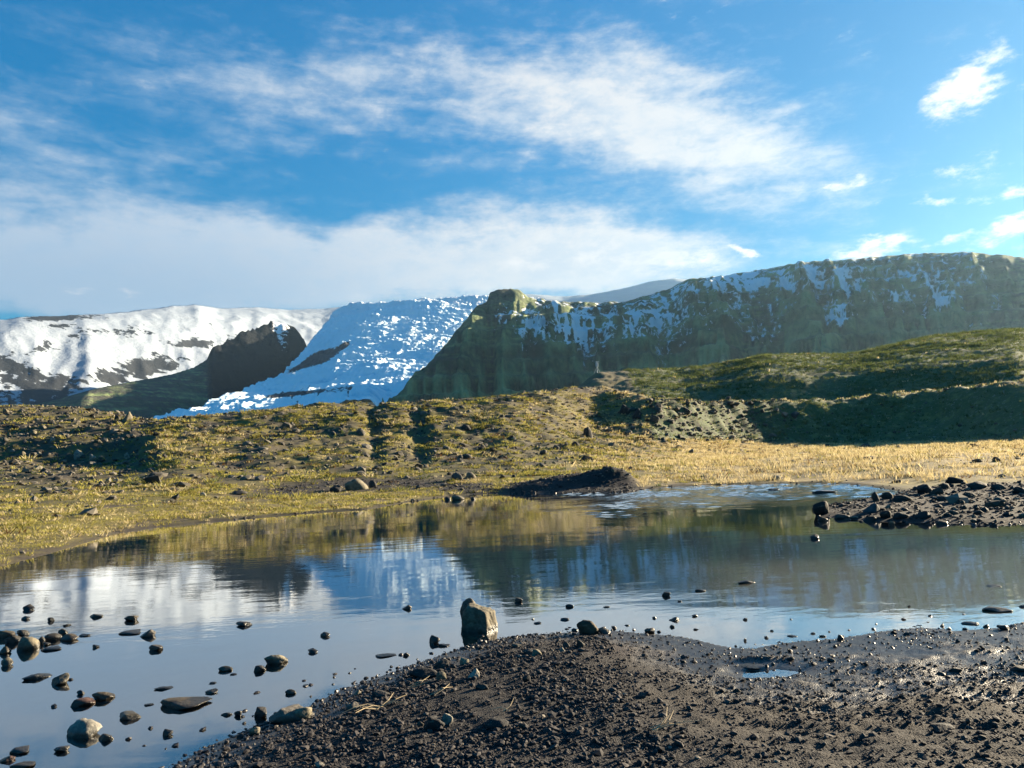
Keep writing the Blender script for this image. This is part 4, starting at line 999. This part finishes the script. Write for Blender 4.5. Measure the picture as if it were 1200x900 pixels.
# ------------------------------------------------------------------ grass: uncountable
def tufts(x, y, z, hgt, wid, nb, sort, spread, seed, lean=.45):
    n = len(x); rg = np.random.default_rng(seed); N = n*nb
    ti = np.repeat(np.arange(n), nb)
    a = rg.uniform(0, 2*math.pi, N); rad = np.sqrt(rg.random(N))*spread[ti]
    bx, by = x[ti]+rad*np.cos(a), y[ti]+rad*np.sin(a)
    h = hgt[ti]*rg.uniform(.55, 1.1, N); w = wid[ti]*rg.uniform(.7, 1.3, N)
    la = a+rg.normal(0, .8, N); ln = h*lean*rg.uniform(.3, 1.4, N)
    fa = rg.uniform(0, math.pi, N); dx, dy = np.cos(fa)*w*.5, np.sin(fa)*w*.5
    bz = z[ti]-.02
    A = np.stack([bx-dx, by-dy, bz], 1); B = np.stack([bx+dx, by+dy, bz], 1); C = np.stack([bx+np.cos(la)*ln, by+np.sin(la)*ln, bz+h], 1)
    V = np.stack([A, B, C], 1).reshape(-1, 3); Fq = np.arange(N*3).reshape(-1, 3)
    tone0 = rg.random(n); tone = np.clip(tone0[ti]+rg.normal(0, .15, N), 0, 1)
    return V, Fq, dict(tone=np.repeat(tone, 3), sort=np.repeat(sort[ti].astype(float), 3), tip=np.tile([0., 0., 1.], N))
def grass_field(name, label, n, a0, a1, r0, r1, fdens, fh, fw, nb, fsort, fspread, seed, lean=.45):
    rg = np.random.default_rng(seed); x, y = polar_points(n, a0, a1, r0, r1, rg)
    sd = pond_sd(x, y); k = sd > .12; x, y, sd = x[k], y[k], sd[k]; z = near_z(x, y); ms = ground_masks(x, y, z)
    k = rg.random(len(x)) < fdens(x, y, z, ms, sd); x, y, z, sd = x[k], y[k], z[k], sd[k]; ms = {q: v[k] for q, v in ms.items()}
    r = np.hypot(x, y); hh = fh(x, y, r, ms, rg); V, Fq, at = tufts(x, y, z, hh, fw(r), nb, fsort(x, y, z, ms, rg), fspread(r, hh), seed+1, lean)
    print(name, len(x), len(Fq)); return link(name, np_mesh(name, V, Fq, False, at), M_GRASS, 'stuff', label)
def patchy(x, y, s): return sm(fbm(x/s, y/s, 4, 91), -.14, .20)
def gully(x, y):
    u = col_px(x, y); return 1-.85*np.maximum(gauss(u, 434, 8), gauss(u, 487, 10))*sm(np.hypot(x, y), 38, 45)
grass_field('moraine_grass', 'yellow-green tussocks covering the moraine slope', 60000, -.78, .28, 14, 84,
    lambda x, y, z, m, sd: np.clip(m['a_grass'], 0, 1)*(.05+.95*patchy(x, y, 1.9)*(.25+.75*patchy(x+40, y, 8)))*gully(x, y)*np.where(z > .3, 1, .65)*np.where((col_px(x, y) < 170) & (z > 1.2), .3, 1),
    lambda x, y, r, m, rg: rg.uniform(.06, .20, len(x))*np.interp(r, [14, 26, 50], [.55, .8, 1.0])*np.where(rg.random(len(x)) < .12, 1.7, 1), lambda r: np.interp(r, [14, 30, 80], [.022, .05, .10]), 12,
    lambda x, y, z, m, rg: np.where(rg.random(len(x)) < .07, 3.0, np.where(rg.random(len(x)) < np.clip(.06+m['a_gold']*.7+.34*(fbm(x/6, y/6, 2, 97) > .12), 0, 1), 1.0, np.where(rg.random(len(x)) < .20, 2.0, 0.0))), lambda r, h: .06+h*1.0, 501, 1.0)
grass_field('straw_grass', 'golden straw grass of the sunny flat behind the pond', 47000, -.02, .74, 22, 112,
    lambda x, y, z, m, sd: np.clip(m['a_gold'], 0, 1)*(.30+.70*patchy(x, y, 3.2))*(.6+.4*patchy(x+9, y, 1.2)),
    lambda x, y, r, m, rg: rg.uniform(.18, .42, len(x))*np.interp(r, [22, 50, 112], [.8, .7, .7])*(.55+.75*sm(fbm(x/2.2, y/2.2, 3, 63), -.3, .4)), lambda r: np.interp(r, [22, 50, 112], [.03, .05, .09]), 9,
    lambda x, y, z, m, rg: np.where(rg.random(len(x)) < .84, 1.0, np.where(rg.random(len(x)) < .4, 3.0, 0.0)), lambda r, h: h*1.1, 601, .75)
grass_field('shore_grass', 'yellow grass fringe along the near side shore', 27000, -.78, .02, 13.5, 35,
    lambda x, y, z, m, sd: np.clip(m['a_grass'], 0, 1)*(.25+.75*patchy(x, y, 1.6))*np.where(sd < 4, 1, .5),
    lambda x, y, r, m, rg: rg.uniform(.035, .11, len(x)), lambda r: np.interp(r, [12, 30], [.012, .03]), 10,
    lambda x, y, z, m, rg: np.where(rg.random(len(x)) < .28, 1.0, 0.0), lambda r, h: .04+h*1.1, 701, 1.1)
grass_field('heath', 'dark green heath tufts on the shaded hill', 84000, .08, .74, 62, 250,
    lambda x, y, z, m, sd: np.clip(m['a_green'], 0, 1)*(.3+.7*patchy(x, y, 14))*np.interp(np.hypot(x, y), [62, 130, 250], [1, 1, .5]),
    lambda x, y, r, m, rg: rg.uniform(.25, .6, len(x))*np.interp(r, [62, 250], [.5, 1.1]), lambda r: np.interp(r, [62, 250], [.08, .24]), 6,
    lambda x, y, z, m, rg: np.where(rg.random(len(x)) < .985, 2.0, 1.0), lambda r, h: h*1.2, 801)

# ------------------------------------------------------------------ mast on the ridge and dry sprigs
def mat_flat(name, col, rough=.6, metal=0.0):
    m, t, out = material(name); p = gpos(t); c = t.mix(t.noise(p, 9, 4, .6), tuple(v*.75 for v in col), col)
    b = principled(t, out, c, rough, .4); b.inputs['Metallic'].default_value = metal; return m
M_STEEL = mat_flat('pale_steel', (.62, .62, .60), .5)
def tube(a, b, r0, r1, n=8):
    a, b = Vector(a), Vector(b); d = (b-a).normalized(); s = d.orthogonal().normalized(); q = d.cross(s); V = []
    for p, r in ((a, r0), (b, r1)):
        for i in range(n): w = 2*math.pi*i/n; V.append(p+s*math.cos(w)*r+q*math.sin(w)*r)
    Fc = [(i, (i+1) % n, n+(i+1) % n, n+i) for i in range(n)]
    return V, Fc
def tube_mesh(name, segs, n=8):
    V, Fc = [], []
    for a, b, r0, r1 in segs:
        v, f = tube(a, b, r0, r1, n); o = len(V); V += v; Fc += [tuple(i+o for i in q) for q in f]; Fc += [tuple(range(o+n-1, o-1, -1)), tuple(range(o+n, o+2*n))]
    me = bpy.data.meshes.new(name); me.from_pydata([tuple(v) for v in V], [], Fc); me.update(); return me
def box_mesh(name, sx, sy, sz, cx=0, cy=0, cz=0, bev=.02):
    import bmesh
    bm = bmesh.new(); bmesh.ops.create_cube(bm, size=1); bmesh.ops.scale(bm, vec=(sx, sy, sz), verts=bm.verts); bmesh.ops.translate(bm, vec=(cx, cy, cz), verts=bm.verts)
    bmesh.ops.bevel(bm, geom=bm.edges[:], offset=bev, segments=1, affect='EDGES'); me = bpy.data.meshes.new(name); bm.to_mesh(me); bm.free(); return me
mx, my = az_of(700, 437), 172.0
mxx = my*math.tan(mx); mz = float(near_z(np.array([mxx]), np.array([my]))[0])
mast = link('weather_mast', None, None, None, 'small pale weather mast standing on the grassy ridge before the mountain', 'mast'); mast.location = (mxx, my, mz-.1)
link('pole', tube_mesh('pole', [((0, 0, 0), (0, 0, 2.7), .11, .08)]), M_STEEL, parent=mast)
link('instrument_box', box_mesh('instrument_box', .62, .4, .9, 0, -.1, 1.9, .04), M_STEEL, parent=mast)
link('crossarm', tube_mesh('crossarm', [((-.55, 0, 2.55), (.55, 0, 2.55), .05, .05)]), M_STEEL, parent=mast)
for sx in (-.5, .5): link('guy_rod', tube_mesh('guy_rod', [((sx*1.4, .2, 0), (0, 0, 1.5), .04, .04)]), M_STEEL, parent=mast)

M_TWIG = mat_flat('dry_stalk', (.42, .33, .20), .8)
for px, py, n, L, lab in ((445, 832, 9, .20, 'dry straw sprig lying on the bank beyond the domed boulder'), (505, 818, 2, .26, 'thin bleached twig on the gravel below the half buried rock'),
                           (595, 838, 2, .16, 'thin pale twig beside the lone black boulder'), (768, 858, 7, .22, 'loose nest of dry roots on the gravel'),
                           (480, 808, 3, .15, 'short dry stalks on the gravel under the bank edge')):
    x_, y_, z_ = hit(px, py); segs = []
    for i in range(n):
        a = random.uniform(-.5, .9)+(math.pi if random.random() < .3 else 0); l = L*random.uniform(.6, 1.1)
        p0 = Vector((random.uniform(-.03, .03), random.uniform(-.03, .03), .012)); p1 = p0+Vector((math.cos(a)*l*.5, math.sin(a)*l*.5, l*.16)); p2 = p0+Vector((math.cos(a+.25)*l, math.sin(a+.25)*l, random.uniform(.0, .05)))
        segs += [(p0, p1, .0028, .0024), (p1, p2, .0024, .0012)]
    o = link('dry_sprig', tube_mesh('dry_sprig', segs, 5), M_TWIG, None, lab, 'sprig'); o.location = (x_, y_, z_)

# ------------------------------------------------------------------ the air
def haze():
    me = box_mesh('haze', 1, 1, 1, bev=0.0001)
    bx0, bx1, by0, by1, bz0, bz1 = -12000, 12000, -300, 11500, -1.6, 1750
    V = [(a, b, c) for a in (bx0, bx1) for b in (by0, by1) for c in (bz0, bz1)]
    Fc = [(0, 1, 3, 2), (4, 6, 7, 5), (0, 4, 5, 1), (2, 3, 7, 6), (0, 2, 6, 4), (1, 5, 7, 3)]
    me = bpy.data.meshes.new('haze'); me.from_pydata(V, [], Fc); me.update()
    m, t, out = material('air_haze'); v = t.node('ShaderNodeVolumePrincipled')
    v.inputs['Color'].default_value = (.45, .72, 1, 1); v.inputs['Density'].default_value = HAZE_DENSITY; v.inputs['Anisotropy'].default_value = .52
    t.l.new(v.outputs[0], out.inputs['Volume']); m.cycles.homogeneous_volume = True
    link('haze', me, m, 'stuff', 'thin bright air between the pond and the mountains')
haze()
print('objects', len(SC.objects), 'tris', sum(sum(len(p.vertices)-2 for p in o.data.polygons) if False else len(o.data.loops)-2*len(o.data.polygons) for o in SC.objects if o.type == 'MESH'))
